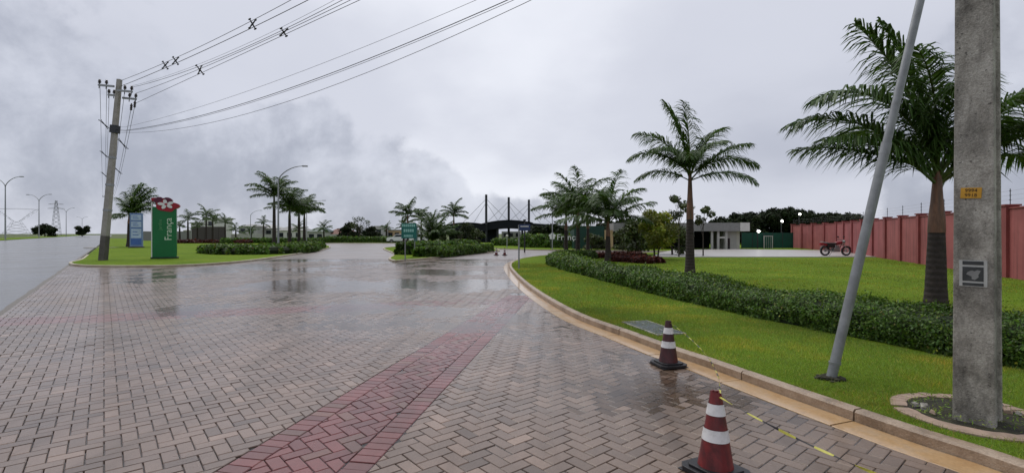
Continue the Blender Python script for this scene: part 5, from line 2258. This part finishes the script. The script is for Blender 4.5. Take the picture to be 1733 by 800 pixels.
x, y = G(689, 440, 0.08)
sign_post("direction_sign", x, y, 0.08, 2.02, 0.86, 0.80, 'sign_teal', 'teal_text', [(0.06, 0.94, 0.78, 0.95), (0.16, 0.86, 0.42, 0.62), (0.18, 0.78, 0.08, 0.22)], "green direction sign with three pale lines of lettering on the island", R(-6), post_x=-0.12, plate_x=0.10)
x, y = G(701, 434, 0.08)
sign_post("direction_sign", x, y, 0.08, 1.95, 0.62, 0.95, 'sign_teal_dark', 'teal_text', [(0.2, 0.8, 0.7, 0.82)], "darker green sign turned aside behind the direction sign", R(-58), plate_x=0.25)
x, y = G(878, 455, ZL)
sign_post("street_name_sign", x, y, ZL, 1.82, 0.46, 0.22, 'sign_blue', 'white', [(0.12, 0.88, 0.62, 0.82)], "small dark blue street name sign on a thin post at the kerb tip", R(-10), plate_x=0.25)
x, y = Xat(888, 40), 40.2
root = empty("slim_post", (x, y, 0.0), 0, "slim dark post standing behind the street name sign", "post")
mb = MB()
mb.tube([(0, 0, -0.02), (0, 0, 2.6)], [0.06, 0.05], 8)
mb.build("shaft", M['dark_metal'], root, True)
mb = MB()
mb.box(-0.12, 0.12, -0.08, 0.08, 2.6, 2.72)
mb.build("cap", M['dark_metal'], root)
root = empty("slim_post", (Xat(858, 50), 50, 0.07), 0, "short pale bollard lamp before the gatehouse hedge", "post")
mb = MB()
mb.tube([(0, 0, -0.02), (0, 0, 1.1)], 0.05, 8)
mb.build("shaft", M['lamp_metal'], root, True)
mb = MB()
mb.lathe([(0.05, 1.1), (0.12, 1.16), (0.13, 1.3), (0.02, 1.36)], 10)
mb.build("lamp_shade", M['offwhite'], root, True)

# white lettering on the hedge
lt = empty("white_lettering", (Xat(952, 47.0), 47.0, 0.07), R(-12), "white name lettering with flower emblem before the big hedge", "lettering")
mb = MB()
for xx in (-1.15, 0.1, 1.2):
    mb.box(xx - 0.03, xx + 0.03, 0.02, 0.06, -0.05, 0.80)
mb.build("stand", M['dark_metal'], lt)
mb = MB()
mb.box(-1.3, 1.45, 0.0, 0.05, 0.78, 0.84)
mb.build("rail", M['dark_metal'], lt)
text_mesh("lettering", "França", 0.80, M['white'], lt, Matrix.Translation((0.50, 0, 1.10)) @ FACE_Y, 0.03)
for k in range(5):
    a = 0.3 + 2 * math.pi * k / 5
    mb = MB()
    cx2, cz2 = -1.0 + 0.20 * math.cos(a), 1.22 + 0.20 * math.sin(a)
    mb.plate_xz([(cx2 + 0.14 * math.cos(b), cz2 + 0.14 * math.sin(b)) for b in [2 * math.pi * q / 12 for q in range(12)]], -0.03 - 0.003 * k, 0.03)
    mb.build("emblem_petal", M['white'], lt)


# ---------------------------------------------------------------- street lamps


def lamp(name, x, y, z0, h, reach, label, arms=(1,), r=0.07, rise=None, rz=0.0, group=None):
    root = empty(name, (x, y, z0), rz, label, "street lamp", group)
    rise = rise or h * 0.17
    mb = MB()
    mb.tube([(0, 0, -0.1), (0, 0, h * 0.4), (0, 0, h - rise)], [r, r * 0.85, r * 0.62], 8)
    mb.build("pole", M['lamp_metal'], root, True)
    for s in arms:
        mb = MB()
        pts = []
        for k in range(9):
            t = k / 8
            pts.append((s * reach * (1 - math.cos(t * math.pi / 2)) ** 0.8, 0, h - rise + rise * math.sin(t * math.pi / 2)))
        mb.tube(pts, [r * 0.6 - r * 0.25 * k / 8 for k in range(9)], 6)
        ar = mb.build("arm", M['lamp_metal'], root, True)
        mb = MB()
        e_ = pts[-1]
        mb.box(min(e_[0], e_[0] + s * reach * 0.22), max(e_[0], e_[0] + s * reach * 0.22), -r * 1.3, r * 1.3, e_[2] - r * 0.6, e_[2] + r * 0.6, r * 0.25)
        mb.build("lamp_head", M['lamp_metal'], ar)
    return root


lamp("street_lamp", Xat(471, 39.5), 39.5, ZL, 6.95, 1.95, "curved single-arm street lamp rising from the left hedge bed", r=0.085)
lamp("street_lamp", Xat(424, 88), 88, 0.05, 5.7, 1.7, "pale far street lamp above the grey roofs", r=0.07)
lamp("street_lamp", Xat(519, 62), 62, 0.02, 5.75, 2.0, "street lamp half hidden by the palms over the left hedge", r=0.06)
lamp("street_lamp", Xat(935, 45), 45.2, 0.07, 5.6, 0.75, "very thin street lamp before the lettering hedge", arms=(-1,), r=0.05)
for px, d, lab in ((9, 118, "double-arm street lamp at the left edge of the picture"), (66, 171, "second double-arm street lamp along the road"), (112, 262, "third double-arm street lamp, small and far"), (139, 400, "farthest double-arm street lamp near the vanishing point")):
    lamp("street_lamp", Xat(px, d), d, 0.1, 15.2, 4.2, lab, arms=(-1, 1), r=0.17, rise=2.4, rz=R(-8), group="double lamps along the road")
for px, py, d, lab in ((1323, 375, 58, "lit floodlight in the middle of the three by the wood"), (1353, 363, 62, "highest lit floodlight before the dark wood"), (1283, 392, 47.6, "lowest lit floodlight over the green netting")):
    z = Zat(py, d)
    root = empty("floodlight", (Xat(px, d), d, 0.05), 0, lab, "floodlight", "lit floodlights behind the wall")
    mb = MB()
    mb.tube([(0, 0.1, -0.1), (0, 0.1, z)], 0.05, 6)
    mb.build("pole", M['dark_metal'], root)
    mb = MB()
    b2 = bmesh.new()
    bmesh.ops.create_icosphere(b2, subdivisions=2, radius=0.13, matrix=Matrix.Translation((0, -0.1, z)))
    mb.addbm(b2)
    mb.build("lamp_globe", M['lit'], root, True)
    mb = MB()
    mb.box(-0.12, 0.12, 0.06, 0.16, z - 0.1, z + 0.25)
    mb.build("housing", M['dark_metal'], root)

# ---------------------------------------------------------------- lattice towers


def lattice(x, y, h, w, label, arms, wide=False):
    root = empty("lattice_tower", (x, y, 0), R(30), label, "pylon", "power line towers")
    mb = MB()
    r_ = h * 0.004

    def wd(t):
        if wide:
            return w * (0.5 - 0.38 * min(1, t / 0.55)) if t < 0.55 else w * (0.12 + 0.65 * (t - 0.55) / 0.45)
        return w * (0.5 - 0.42 * t)
    K = 9
    for k in range(K):
        t0, t1 = k / K, (k + 1) / K
        a, b = wd(t0), wd(t1)
        dy0, dy1 = min(a, w * 0.25), min(b, w * 0.25) * (0.4 if wide else 1)
        for sx in (-1, 1):
            for sy in (-1, 1):
                mb.tube([(sx * a, sy * dy0, h * t0), (sx * b, sy * dy1, h * t1)], r_, 4)
        if not (wide and t0 > 0.55):
            for sy in (-1, 1):
                mb.tube([(-a, sy * dy0, h * t0), (b, sy * dy1, h * t1)], r_ * 0.7, 4)
                mb.tube([(a, sy * dy0, h * t0), (-b, sy * dy1, h * t1)], r_ * 0.7, 4)
        else:
            for sx in (-1, 1):
                mb.tube([(sx * a * 0.75, 0, h * t0), (sx * b, 0, h * t1)], r_ * 0.7, 4)
    mb.build("mast", M['lamp_metal'], root)
    for z_, l_ in arms:
        mb = MB()
        mb.tube([(-l_, 0, z_), (l_, 0, z_)], r_, 4)
        mb.tube([(-l_, 0, z_), (0, 0, z_ + h * 0.03), (l_, 0, z_)], r_ * 0.8, 4)
        mb.build("crossarm", M['lamp_metal'], root)
    return root


lattice(Xat(95, 330), 330, 24.0, 5.0, "slim steel lattice tower far along the road", [(21.5, 4.0), (18.5, 4.5)])
lattice(Xat(28, 300), 300, 16.8, 13.0, "wide fork-shaped lattice tower on the horizon", [(16.6, 9.5)], True)

# ---------------------------------------------------------------- gatehouse with masts
gh = empty("gatehouse", (Xat(860, 84), 84, 0.05), 0, "dark gatehouse with arched roofs hung from three tall masts", "gatehouse")
gx, gy = gh.location.x, gh.location.y


def vault(x0, x1, z_end0, z_top, z_end1, y0, y1, th, name):
    mb = MB()
    n = 18
    rows = []
    for k in range(n + 1):
        t = k / n
        x = x0 + (x1 - x0) * t
        z = z_end0 + (z_end1 - z_end0) * t + (z_top - (z_end0 + z_end1) / 2) * math.sin(math.pi * t) ** 0.85
        rows.append((x, z))
    for (xa, za), (xb, zb) in zip(rows[:-1], rows[1:]):
        mb.hexa([(xa, y0, za - th), (xb, y0, zb - th), (xb, y1, zb - th), (xa, y1, za - th), (xa, y0, za), (xb, y0, zb), (xb, y1, zb), (xa, y1, za)])
    o = mb.build(name, M['dark_roof'], gh)
    e_ = MB()
    for (xa, za), (xb, zb) in zip(rows[:-1], rows[1:]):
        e_.hexa([(xa, y0 - 0.12, za - 0.06), (xb, y0 - 0.12, zb - 0.06), (xb, y0 - 0.003, zb - 0.06), (xa, y0 - 0.003, za - 0.06), (xa, y0 - 0.12, za + 0.04), (xb, y0 - 0.12, zb + 0.04), (xb, y0 - 0.003, zb + 0.04), (xa, y0 - 0.003, za + 0.04)])
    e_.build("roof_edge", M['dark_roof'], o)
    return o


def gX(px, d=80):
    return Xat(px, d) - gx


vault(gX(738), gX(824), Zat(386, 80), Zat(377.5, 80), Zat(381, 80), -4.5, 6, 1.15, "roof")
vault(gX(812), gX(902), Zat(380, 80), Zat(373, 80), Zat(377.5, 80), -4, 6, 1.3, "roof")
mb = MB()
mb.hexa([(gX(898), -3, Zat(386, 80)), (gX(985), -3, Zat(389, 80)), (gX(985), 6, Zat(389, 80)), (gX(898), 6, Zat(386, 80)), (gX(898), -3, Zat(377.5, 80)), (gX(985), -3, Zat(384, 80)), (gX(985), 6, Zat(384, 80)), (gX(898), 6, Zat(377.5, 80))])
rf = mb.build("roof", M['dark_roof'], gh)
mb = MB()
mb.hexa([(gX(898), -3.1, Zat(378.4, 80)), (gX(985), -3.1, Zat(384.9, 80)), (gX(985), -3.004, Zat(384.9, 80)), (gX(898), -3.004, Zat(378.4, 80)), (gX(898), -3.1, Zat(377.3, 80)), (gX(985), -3.1, Zat(383.8, 80)), (gX(985), -3.004, Zat(383.8, 80)), (gX(898), -3.004, Zat(377.3, 80))])
mb.build("roof_edge", M['roof_edge'], rf)
mb = MB()
mb.box(gX(897), gX(984), -2.5, 5.5, -0.1, Zat(388.5, 80))
mb.build("wall", M['dark_panel'], gh)
mb = MB()
mb.box(gX(806), gX(840), -2.0, 5.0, -0.1, Zat(386, 80))
mb.build("wall", M['dark_panel'], gh)
mb = MB()
mb.box(gX(752), gX(800), 2.0, 5.0, -0.1, Zat(388, 80))
mb.build("wall", M['dark_panel'], gh)
mb = MB()
mb.box(gX(846), gX(884), 9, 9.3, -0.1, 1.9)
mb.build("rear_wall", M['grey_render'], gh)
for k in range(3):
    mb = MB()
    mb.box(gX(850 + k * 12), gX(856 + k * 12), 8.95, 8.998, 0.9, 1.6)
    mb.build("window", M['glass'], gh)
for px in (752, 770, 790, 842, 884):
    mb = MB()
    mb.box(gX(px) - 0.18, gX(px) + 0.18, -3.4, -3.05, -0.1, Zat(383.5, 80) - 0.25)
    mb.build("column", M['dark_metal'], gh)
for k, (px, d, yt) in enumerate(((823, 80, 330), (861, 83, 334.5), (895, 86, 338.5))):
    X_, Y_ = Xat(px, d) - gx, d - gy
    zt = Zat(yt, d)
    mb = MB()
    mb.tube([(X_, Y_ - 0.3, -0.1), (X_, Y_ - 0.3, zt)], [0.21, 0.20], 10)
    ms = mb.build("mast", M['dark_metal'], gh, True)
    for sx in (-1, 1):
        for dz, dx in ((0.7, 3.9), (1.3, 2.1)):
            q = MB()
            q.tube([(X_, Y_ - 0.3, zt - dz), (X_ + sx * dx, Y_ + 0.5, Zat(375, 82) - 0.25)], 0.032, 5)
            q.build("stay_cable", M['lamp_metal'], ms)

# dark green clad building and the low building with flat roof
gb = empty("green_building", (Xat(1012, 47), 47, 0.05), 0, "dark green clad block behind the palm group", "building")
mb = MB()
mb.box(-2.3, 0.62, 0, 5, -0.1, Zat(383, 47))
mb.build("wall", M['green_panel'], gb)
for k in range(6):
    mb = MB()
    mb.box(-2.25 + k * 0.48, -2.22 + k * 0.48, -0.02, -0.003, 0.0, Zat(384, 47))
    mb.build("rib", M['green_panel'], gb)
mb = MB()
mb.box(0.626, 1.45, -0.1, 4.8, -0.1, Zat(390, 47))
mb.build("end_wall", M['cream'], gb)

wb = empty("small_building", (Xat(1230, 46), 46, 0.05), R(-6), "low pale building with thick grey flat roof beside the plaza", "building")
wX = lambda px: Xat(px, 46) - Xat(1230, 46)
zr0, zr1 = Zat(392, 46), Zat(378, 46)
mb = MB()
mb.box(wX(1040), wX(1246), -0.9, 4.5, zr0, zr1)
rf = mb.build("roof", M['fascia'], wb)
mb = MB()
mb.box(wX(1246) + 0.002, wX(1261), -0.95, 4.5, zr0 - 0.003, zr1 + 0.004)
mb.build("roof_end", M['offwhite'], rf)
mb = MB()
mb.box(wX(1225), wX(1246), 0, 3.6, -0.1, zr0 - 0.003)
mb.build("wall", M['grey_render'], wb)
mb = MB()
mb.box(wX(1246) + 0.003, wX(1254), 0.5, 3.4, -0.1, zr0 - 0.003)
mb.build("side_wall", M['offwhite'], wb)
for px in (1203, 1213, 1226, 1120, 1085, 1060):
    mb = MB()
    mb.box(wX(px) - 0.10, wX(px) + 0.10, -0.6, -0.4, -0.1, zr0 - 0.003)
    mb.build("column", M['grey_render'], wb)
mb = MB()
mb.box(wX(1042), wX(1224), 4.3, 4.45, -0.1, zr0 - 0.003)
mb.build("rear_wall", M['dark_panel'], wb)
mb = MB()
mb.box(wX(1214), wX(1226), -0.55, -0.45, 1.05, 1.20)
mb.build("counter", M['offwhite'], wb)
mb = MB()
mb.box(wX(1228), wX(1235), -0.035, -0.004, 0.0, 1.05)
mb.build("door", M['glass'], wb)
mb = MB()
mb.box(wX(1168), wX(1186), 2.0, 3.5, 1.25, 1.85)
o = mb.build("window", M['blue_panel'], wb)
o2 = MB()
o2.box(wX(1167.5), wX(1186.5), 1.97, 1.997, 1.20, 1.25)
o2.build("sill", M['offwhite'], o)

# green netting fence with a pale gate
nf = empty("netting_fence", (Xat(1300, 48.5), 48.5, 0.05), R(2), "dark green netting fence behind the plaza", "fence")
nX = lambda px: Xat(px, 48.5) - Xat(1300, 48.5)
zt = Zat(394.5, 48.5)
ps = [1254, 1273, 1292, 1308, 1325, 1343]
for k, (a, b) in enumerate(zip(ps[:-1], ps[1:])):
    if k == 2:
        mb = MB()
        mb.box(nX(a) + 0.03, nX(b) - 0.03, -0.01, 0.01, 1.30, zt)
    else:
        mb = MB()
        mb.box(nX(a) + 0.03, nX(b) - 0.03, -0.01, 0.01, 0.05, zt)
    mb.build("net_panel", M['green_mesh'], nf)
for p in ps:
    mb = MB()
    mb.tube([(nX(p), 0, -0.1), (nX(p), 0, zt + 0.05)], 0.03, 6)
    mb.build("post", M['dark_metal'], nf)
gt = empty("gate", (Xat(1300, 48.3), 48.3, 0.05), R(2), "pale framed gate in the green netting fence", "gate")
mb = MB()
for x0, x1, z0_, z1_ in ((-0.46, -0.38, 0, 1.28), (0.38, 0.46, 0, 1.28), (-0.376, 0.376, 1.20, 1.28)):
    mb.box(x0, x1, -0.04, 0.04, z0_, z1_)
mb.build("frame", M['grey_render'], gt)
mb = MB()
mb.box(-0.37, 0.37, -0.01, 0.01, 0.03, 1.19)
lf = mb.build("leaf", M['green_mesh'], gt)
for x_ in (-0.2, 0.0, 0.2):
    q = MB()
    q.box(x_ - 0.012, x_ + 0.012, -0.03, -0.012, 0.03, 1.19)
    q.build("bar", M['grey_render'], lf)

# ---------------------------------------------------------------- houses behind the left lawn


def house(x0p, x1p, d, ytop, yroof, label, wallm, roofm, depth=6, flat=False, nwin=2):
    cxp = (x0p + x1p) / 2
    root = empty("house", (Xat(cxp, d), d, 0.0), 0, label, "house", "houses beyond the lawns")
    w = (x1p - x0p) / F * d / 2
    zw, zt = Zat(yroof, d), Zat(ytop, d)
    mb = MB()
    mb.box(-w, w, 0, depth, -0.1, zw)
    mb.build("wall", M[wallm], root)
    mb = MB()
    if flat:
        mb.box(-w - 0.15, w + 0.15, -0.15, depth + 0.15, zw + 0.003, zt)
    else:
        e_ = 0.35
        mb.v += [(-w - e_, -e_, zw + 0.003), (w + e_, -e_, zw + 0.003), (w + e_, depth + e_, zw + 0.003), (-w - e_, depth + e_, zw + 0.003), (-w * 0.45, depth / 2, zt), (w * 0.45, depth / 2, zt)]
        mb.f += [(0, 1, 5, 4), (2, 3, 4, 5), (1, 2, 5), (3, 0, 4), (3, 2, 1, 0)]
        mb.c += [None] * 5
    mb.build("roof", M[roofm], root)
    for k in range(nwin):
        xx = -w + 2 * w * (k + 0.5) / nwin
        q = MB()
        q.box(xx - 0.55, xx + 0.55, -0.03, -0.004, max(0.5, zw - 1.5), max(1.2, zw - 0.5))
        wn_ = q.build("window", M['glass'], root)
        q = MB()
        q.box(xx - 0.65, xx + 0.65, -0.1, -0.005, max(0.5, zw - 1.5) - 0.08, max(0.5, zw - 1.5) - 0.004)
        q.build("sill", M['offwhite'], wn_)
    return root


house(345, 368, 112, 368, 371, "cream box house rising behind the brown wall", 'offwhite', 'grey_render', flat=True, nwin=1)
house(323, 348, 116, 376, 378, "pale flat roofed house at the left behind the brown wall", 'grey_render', 'grey_render', flat=True, nwin=1)
house(404, 432, 108, 379, 383, "grey-green roofed house right of the white gatepost", 'grey_render', 'fascia', nwin=2)
house(432, 462, 112, 380, 386, "pale hipped roof house behind the left palms", 'grey_render', 'grey_render', nwin=2)
house(468, 512, 110, 382, 390, "low white house seen between the palm trunks", 'offwhite', 'fascia', nwin=3)
house(520, 548, 104, 384, 392, "teal grey house right of the left palms", 'grey_render', 'green_panel', nwin=2)
house(552, 594, 108, 386, 396, "house with brown tiled hip roof by the lane end", 'grey_render', 'tile', nwin=3)
house(612, 636, 112, 393, 397, "low white walled house by the lane end", 'offwhite', 'offwhite', flat=True, nwin=2)
house(634, 648, 115, 382, 384, "grey two storey house beside the low white one", 'grey_render', 'grey_render', flat=True, nwin=1)
house(655, 700, 120, 388, 390, "long beige building behind the green sign", 'cream', 'grey_render', flat=True, nwin=4)
house(310, 324, 120, 386, 390, "tiny white house near the totem", 'offwhite', 'fascia', nwin=1)

bw = empty("brown_wall", (Xat(355, 96), 96, 0.0), 0, "dark brown garden wall with white end post behind the far palms", "wall")
bX = lambda px: Xat(px, 96) - Xat(355, 96)
pan = [324, 334, 346, 358, 370, 381]
for a, b in zip(pan[:-1], pan[1:]):
    mb = MB()
    mb.box(bX(a) + 0.02, bX(b) - 0.02, 0, 0.15, -0.1, Zat(383.5, 96))
    mb.build("panel", M['brown_wall'], bw)
mb = MB()
mb.box(bX(381), bX(389), -0.1, 0.4, -0.1, Zat(385, 96))
mb.build("end_post", M['offwhite'], bw)
for k, (x0p, x1p, d, yt, lab) in enumerate(((389, 470, 98, 397, "low pale garden wall right of the brown wall"), (545, 640, 92, 397, "low grey garden wall across the lane end"), (225, 322, 100, 392, "grey fence wall behind the totems"))):
    w_ = empty("garden_wall", (Xat((x0p + x1p) / 2, d), d, 0.0), 0, lab, "wall", "garden walls")
    mb = MB()
    hw = (x1p - x0p) / F * d / 2
    mb.box(-hw, hw, 0, 0.2, -0.1, Zat(yt, d))
    mb.build("panel", M['grey_render'] if k < 2 else M['fascia'], w_)
    mb = MB()
    mb.box(-hw - 0.05, hw + 0.05, -0.05, 0.25, Zat(yt, d) + 0.003, Zat(yt, d) + 0.08)
    mb.build("coping", M['offwhite'] if k < 2 else M['fascia'], w_)

# parked white cars beyond the island


def car(x, y, rz, label):
    root = empty("parked_car", (x, y, 0.0), rz, label, "car", "white cars parked beyond the island")
    L_ = [(-2.0, 0.35), (-2.05, 0.75), (-1.9, 0.9), (-1.1, 0.98), (-0.55, 1.42), (0.75, 1.45), (1.35, 1.0), (1.95, 0.9), (2.05, 0.6), (2.0, 0.35)]
    mb = MB()
    mb.plate_xz(L_, -0.82, 0.82)
    b_ = mb.build("body", M['white'], root)
    for y_ in (-0.825, 0.825):
        mb = MB()
        mb.plate_xz([(-0.95, 1.0), (-0.5, 1.35), (0.68, 1.37), (1.15, 1.0)], y_ - 0.003, y_ + 0.003)
        mb.build("window", M['glass'], root)
        for xw in (-1.25, 1.28):
            q = MB()
            q.ring((xw, y_, 0.31), 0.17, 0.31, -0.09, 0.012, 'y', 18)
            wh = q.build("wheel", M['black'], root)
            q = MB()
            q.ring((xw, y_, 0.31), 0.02, 0.17, -0.05, 0.004, 'y', 12)
            q.build("rim", M['chrome'], wh)
    for y_ in (-0.6, 0.6):
        q = MB()
        q.box(2.0, 2.06, y_ - 0.15, y_ + 0.15, 0.65, 0.78)
        q.build("headlight", M['offwhite'], root)


car(Xat(676, 80), 80, R(12), "white car parked left behind the green sign")
car(Xat(702, 78), 78.5, R(8), "white car parked right behind the green sign")

# ---------------------------------------------------------------- motorcycle on the plaza edge
mx_, my_ = Xat(1414, 31.2), 31.2
mo = empty("motorcycle", (mx_, my_, 0.125), R(3), "red and black motorcycle parked at the edge of the plaza", "motorcycle")
for xw in (-0.70, 0.70):
    q = MB()
    q.ring((xw, 0, 0.31), 0.235, 0.31, -0.05, 0.05, 'y', 28)
    wh = q.build("wheel", M['black'], mo, True)
    q = MB()
    q.ring((xw, 0, 0.31), 0.205, 0.236, -0.025, 0.025, 'y', 28)
    q.ring((xw, 0, 0.31), 0.01, 0.05, -0.05, 0.05, 'y', 12)
    q.build("rim", M['chrome'], wh)
    q = MB()
    for k in range(12):
        a = 2 * math.pi * k / 12
        q.tube([(xw + 0.04 * math.cos(a), 0, 0.31 + 0.04 * math.sin(a)), (xw + 0.21 * math.cos(a + 0.15), 0, 0.31 + 0.21 * math.sin(a + 0.15))], 0.006, 4)
    q.build("spokes", M['chrome'], wh)
    q = MB()
    n = 10
    for k in range(n):
        a0, a1 = R(25 + 130 * k / n), R(25 + 130 * (k + 1) / n)
        if xw < 0:
            a0, a1 = R(35 + 125 * k / n), R(35 + 125 * (k + 1) / n)
        q.hexa([(xw + 0.335 * math.cos(a), yy, 0.31 + 0.335 * math.sin(a)) for a, yy in ((a0, -0.06), (a1, -0.06), (a1, 0.06), (a0, 0.06))] + [(xw + 0.35 * math.cos(a), yy, 0.31 + 0.35 * math.sin(a)) for a, yy in ((a0, -0.06), (a1, -0.06), (a1, 0.06), (a0, 0.06))])
    q.build("mudguard", M['moto_red'] if xw > 0 else M['moto_black'], mo)
q = MB()
q.tube([(-0.70, 0.09, 0.31), (-0.25, 0.09, 0.40), (-0.05, 0.06, 0.72), (0.42, 0.0, 0.86)], 0.022, 6)
q.tube([(-0.70, -0.09, 0.31), (-0.25, -0.09, 0.40), (-0.05, -0.06, 0.72)], 0.022, 6)
q.tube([(-0.25, 0.0, 0.36), (0.20, 0.0, 0.34), (0.45, 0.0, 0.84)], 0.024, 6)
q.tube([(-0.60, 0.07, 0.42), (-0.50, 0.09, 0.75)], 0.03, 6)
q.tube([(-0.60, -0.07, 0.42), (-0.50, -0.09, 0.75)], 0.03, 6)
q.build("frame", M['moto_black'], mo)
q = MB()
q.tube([(0.70, 0.08, 0.31), (0.44, 0.08, 0.95)], 0.022, 6)
q.tube([(0.70, -0.08, 0.31), (0.44, -0.08, 0.95)], 0.022, 6)
q.build("fork", M['chrome'], mo)
q = MB()
q.box(-0.20, 0.22, -0.12, 0.12, 0.26, 0.50, 0.03)
q.box(0.02, 0.20, -0.09, 0.09, 0.49, 0.66, 0.02)
q.build("engine", M['chrome'], mo)
q = MB()
q.tube([(0.18, -0.11, 0.44), (0.20, -0.13, 0.27), (-0.25, -0.14, 0.27), (-0.82, -0.15, 0.38)], [0.02, 0.022, 0.03, 0.045], 8)
q.build("exhaust", M['chrome'], mo, True)
bm = bmesh.new()
bmesh.ops.create_icosphere(bm, subdivisions=3, radius=1.0)
for v in bm.verts:
    v.co = Vector((0.20 + v.co.x * 0.27, v.co.y * 0.14, 0.82 + v.co.z * 0.125 + 0.04 * v.co.x))
q = MB()
q.addbm(bm)
q.build("tank", M['moto_red'], mo, True)
q = MB()
q.box(-0.68, 0.02, -0.12, 0.12, 0.74, 0.83, 0.035)
q.build("seat", M['moto_black'], mo, True)
q = MB()
q.box(-0.52, -0.10, -0.125, 0.125, 0.52, 0.735, 0.03)
q.build("side_panel", M['moto_black'], mo)
q = MB()
q.hexa([(-0.98, -0.08, 0.68), (-0.60, -0.10, 0.66), (-0.60, 0.10, 0.66), (-0.98, 0.08, 0.68), (-1.0, -0.07, 0.80), (-0.62, -0.10, 0.78), (-0.62, 0.10, 0.78), (-1.0, 0.07, 0.80)])
tl = q.build("tail", M['moto_red'], mo)
q = MB()
q.box(-1.04, -0.99, -0.05, 0.05, 0.70, 0.78)
q.build("tail_light", M['sign_red'], tl)
q = MB()
q.tube([(-0.55, 0.13, 0.84), (-0.95, 0.12, 0.90), (-1.0, 0.0, 0.90), (-0.95, -0.12, 0.90), (-0.55, -0.13, 0.84)], 0.012, 5)
q.build("grab_rail", M['chrome'], mo)
q = MB()
q.tube([(0.30, 0.34, 1.04), (0.40, 0.15, 1.03), (0.44, 0.0, 0.98), (0.40, -0.15, 1.03), (0.30, -0.34, 1.04)], 0.015, 6)
hb = q.build("handlebar", M['moto_black'], mo)
for s in (-1, 1):
    q = MB()
    q.tube([(0.38, s * 0.18, 1.04), (0.36, s * 0.24, 1.17)], 0.008, 4)
    q.ring((0.36, s * 0.26, 1.21), 0.002, 0.055, -0.01, 0.01, 'y', 14)
    q.build("mirror", M['moto_black'], hb)
q = MB()
q.lathe([(0.03, -0.08), (0.09, -0.03), (0.10, 0.03), (0.08, 0.06)], 14)
o = q.build("headlight", M['chrome'], mo, True, loc=(0.56, 0, 0.90))
o.rotation_euler = (0, R(80), 0)
q = MB()
q.tube([(-0.12, 0.12, 0.28), (-0.18, 0.32, 0.0)], 0.012, 5)
q.build("side_stand", M['moto_black'], mo)
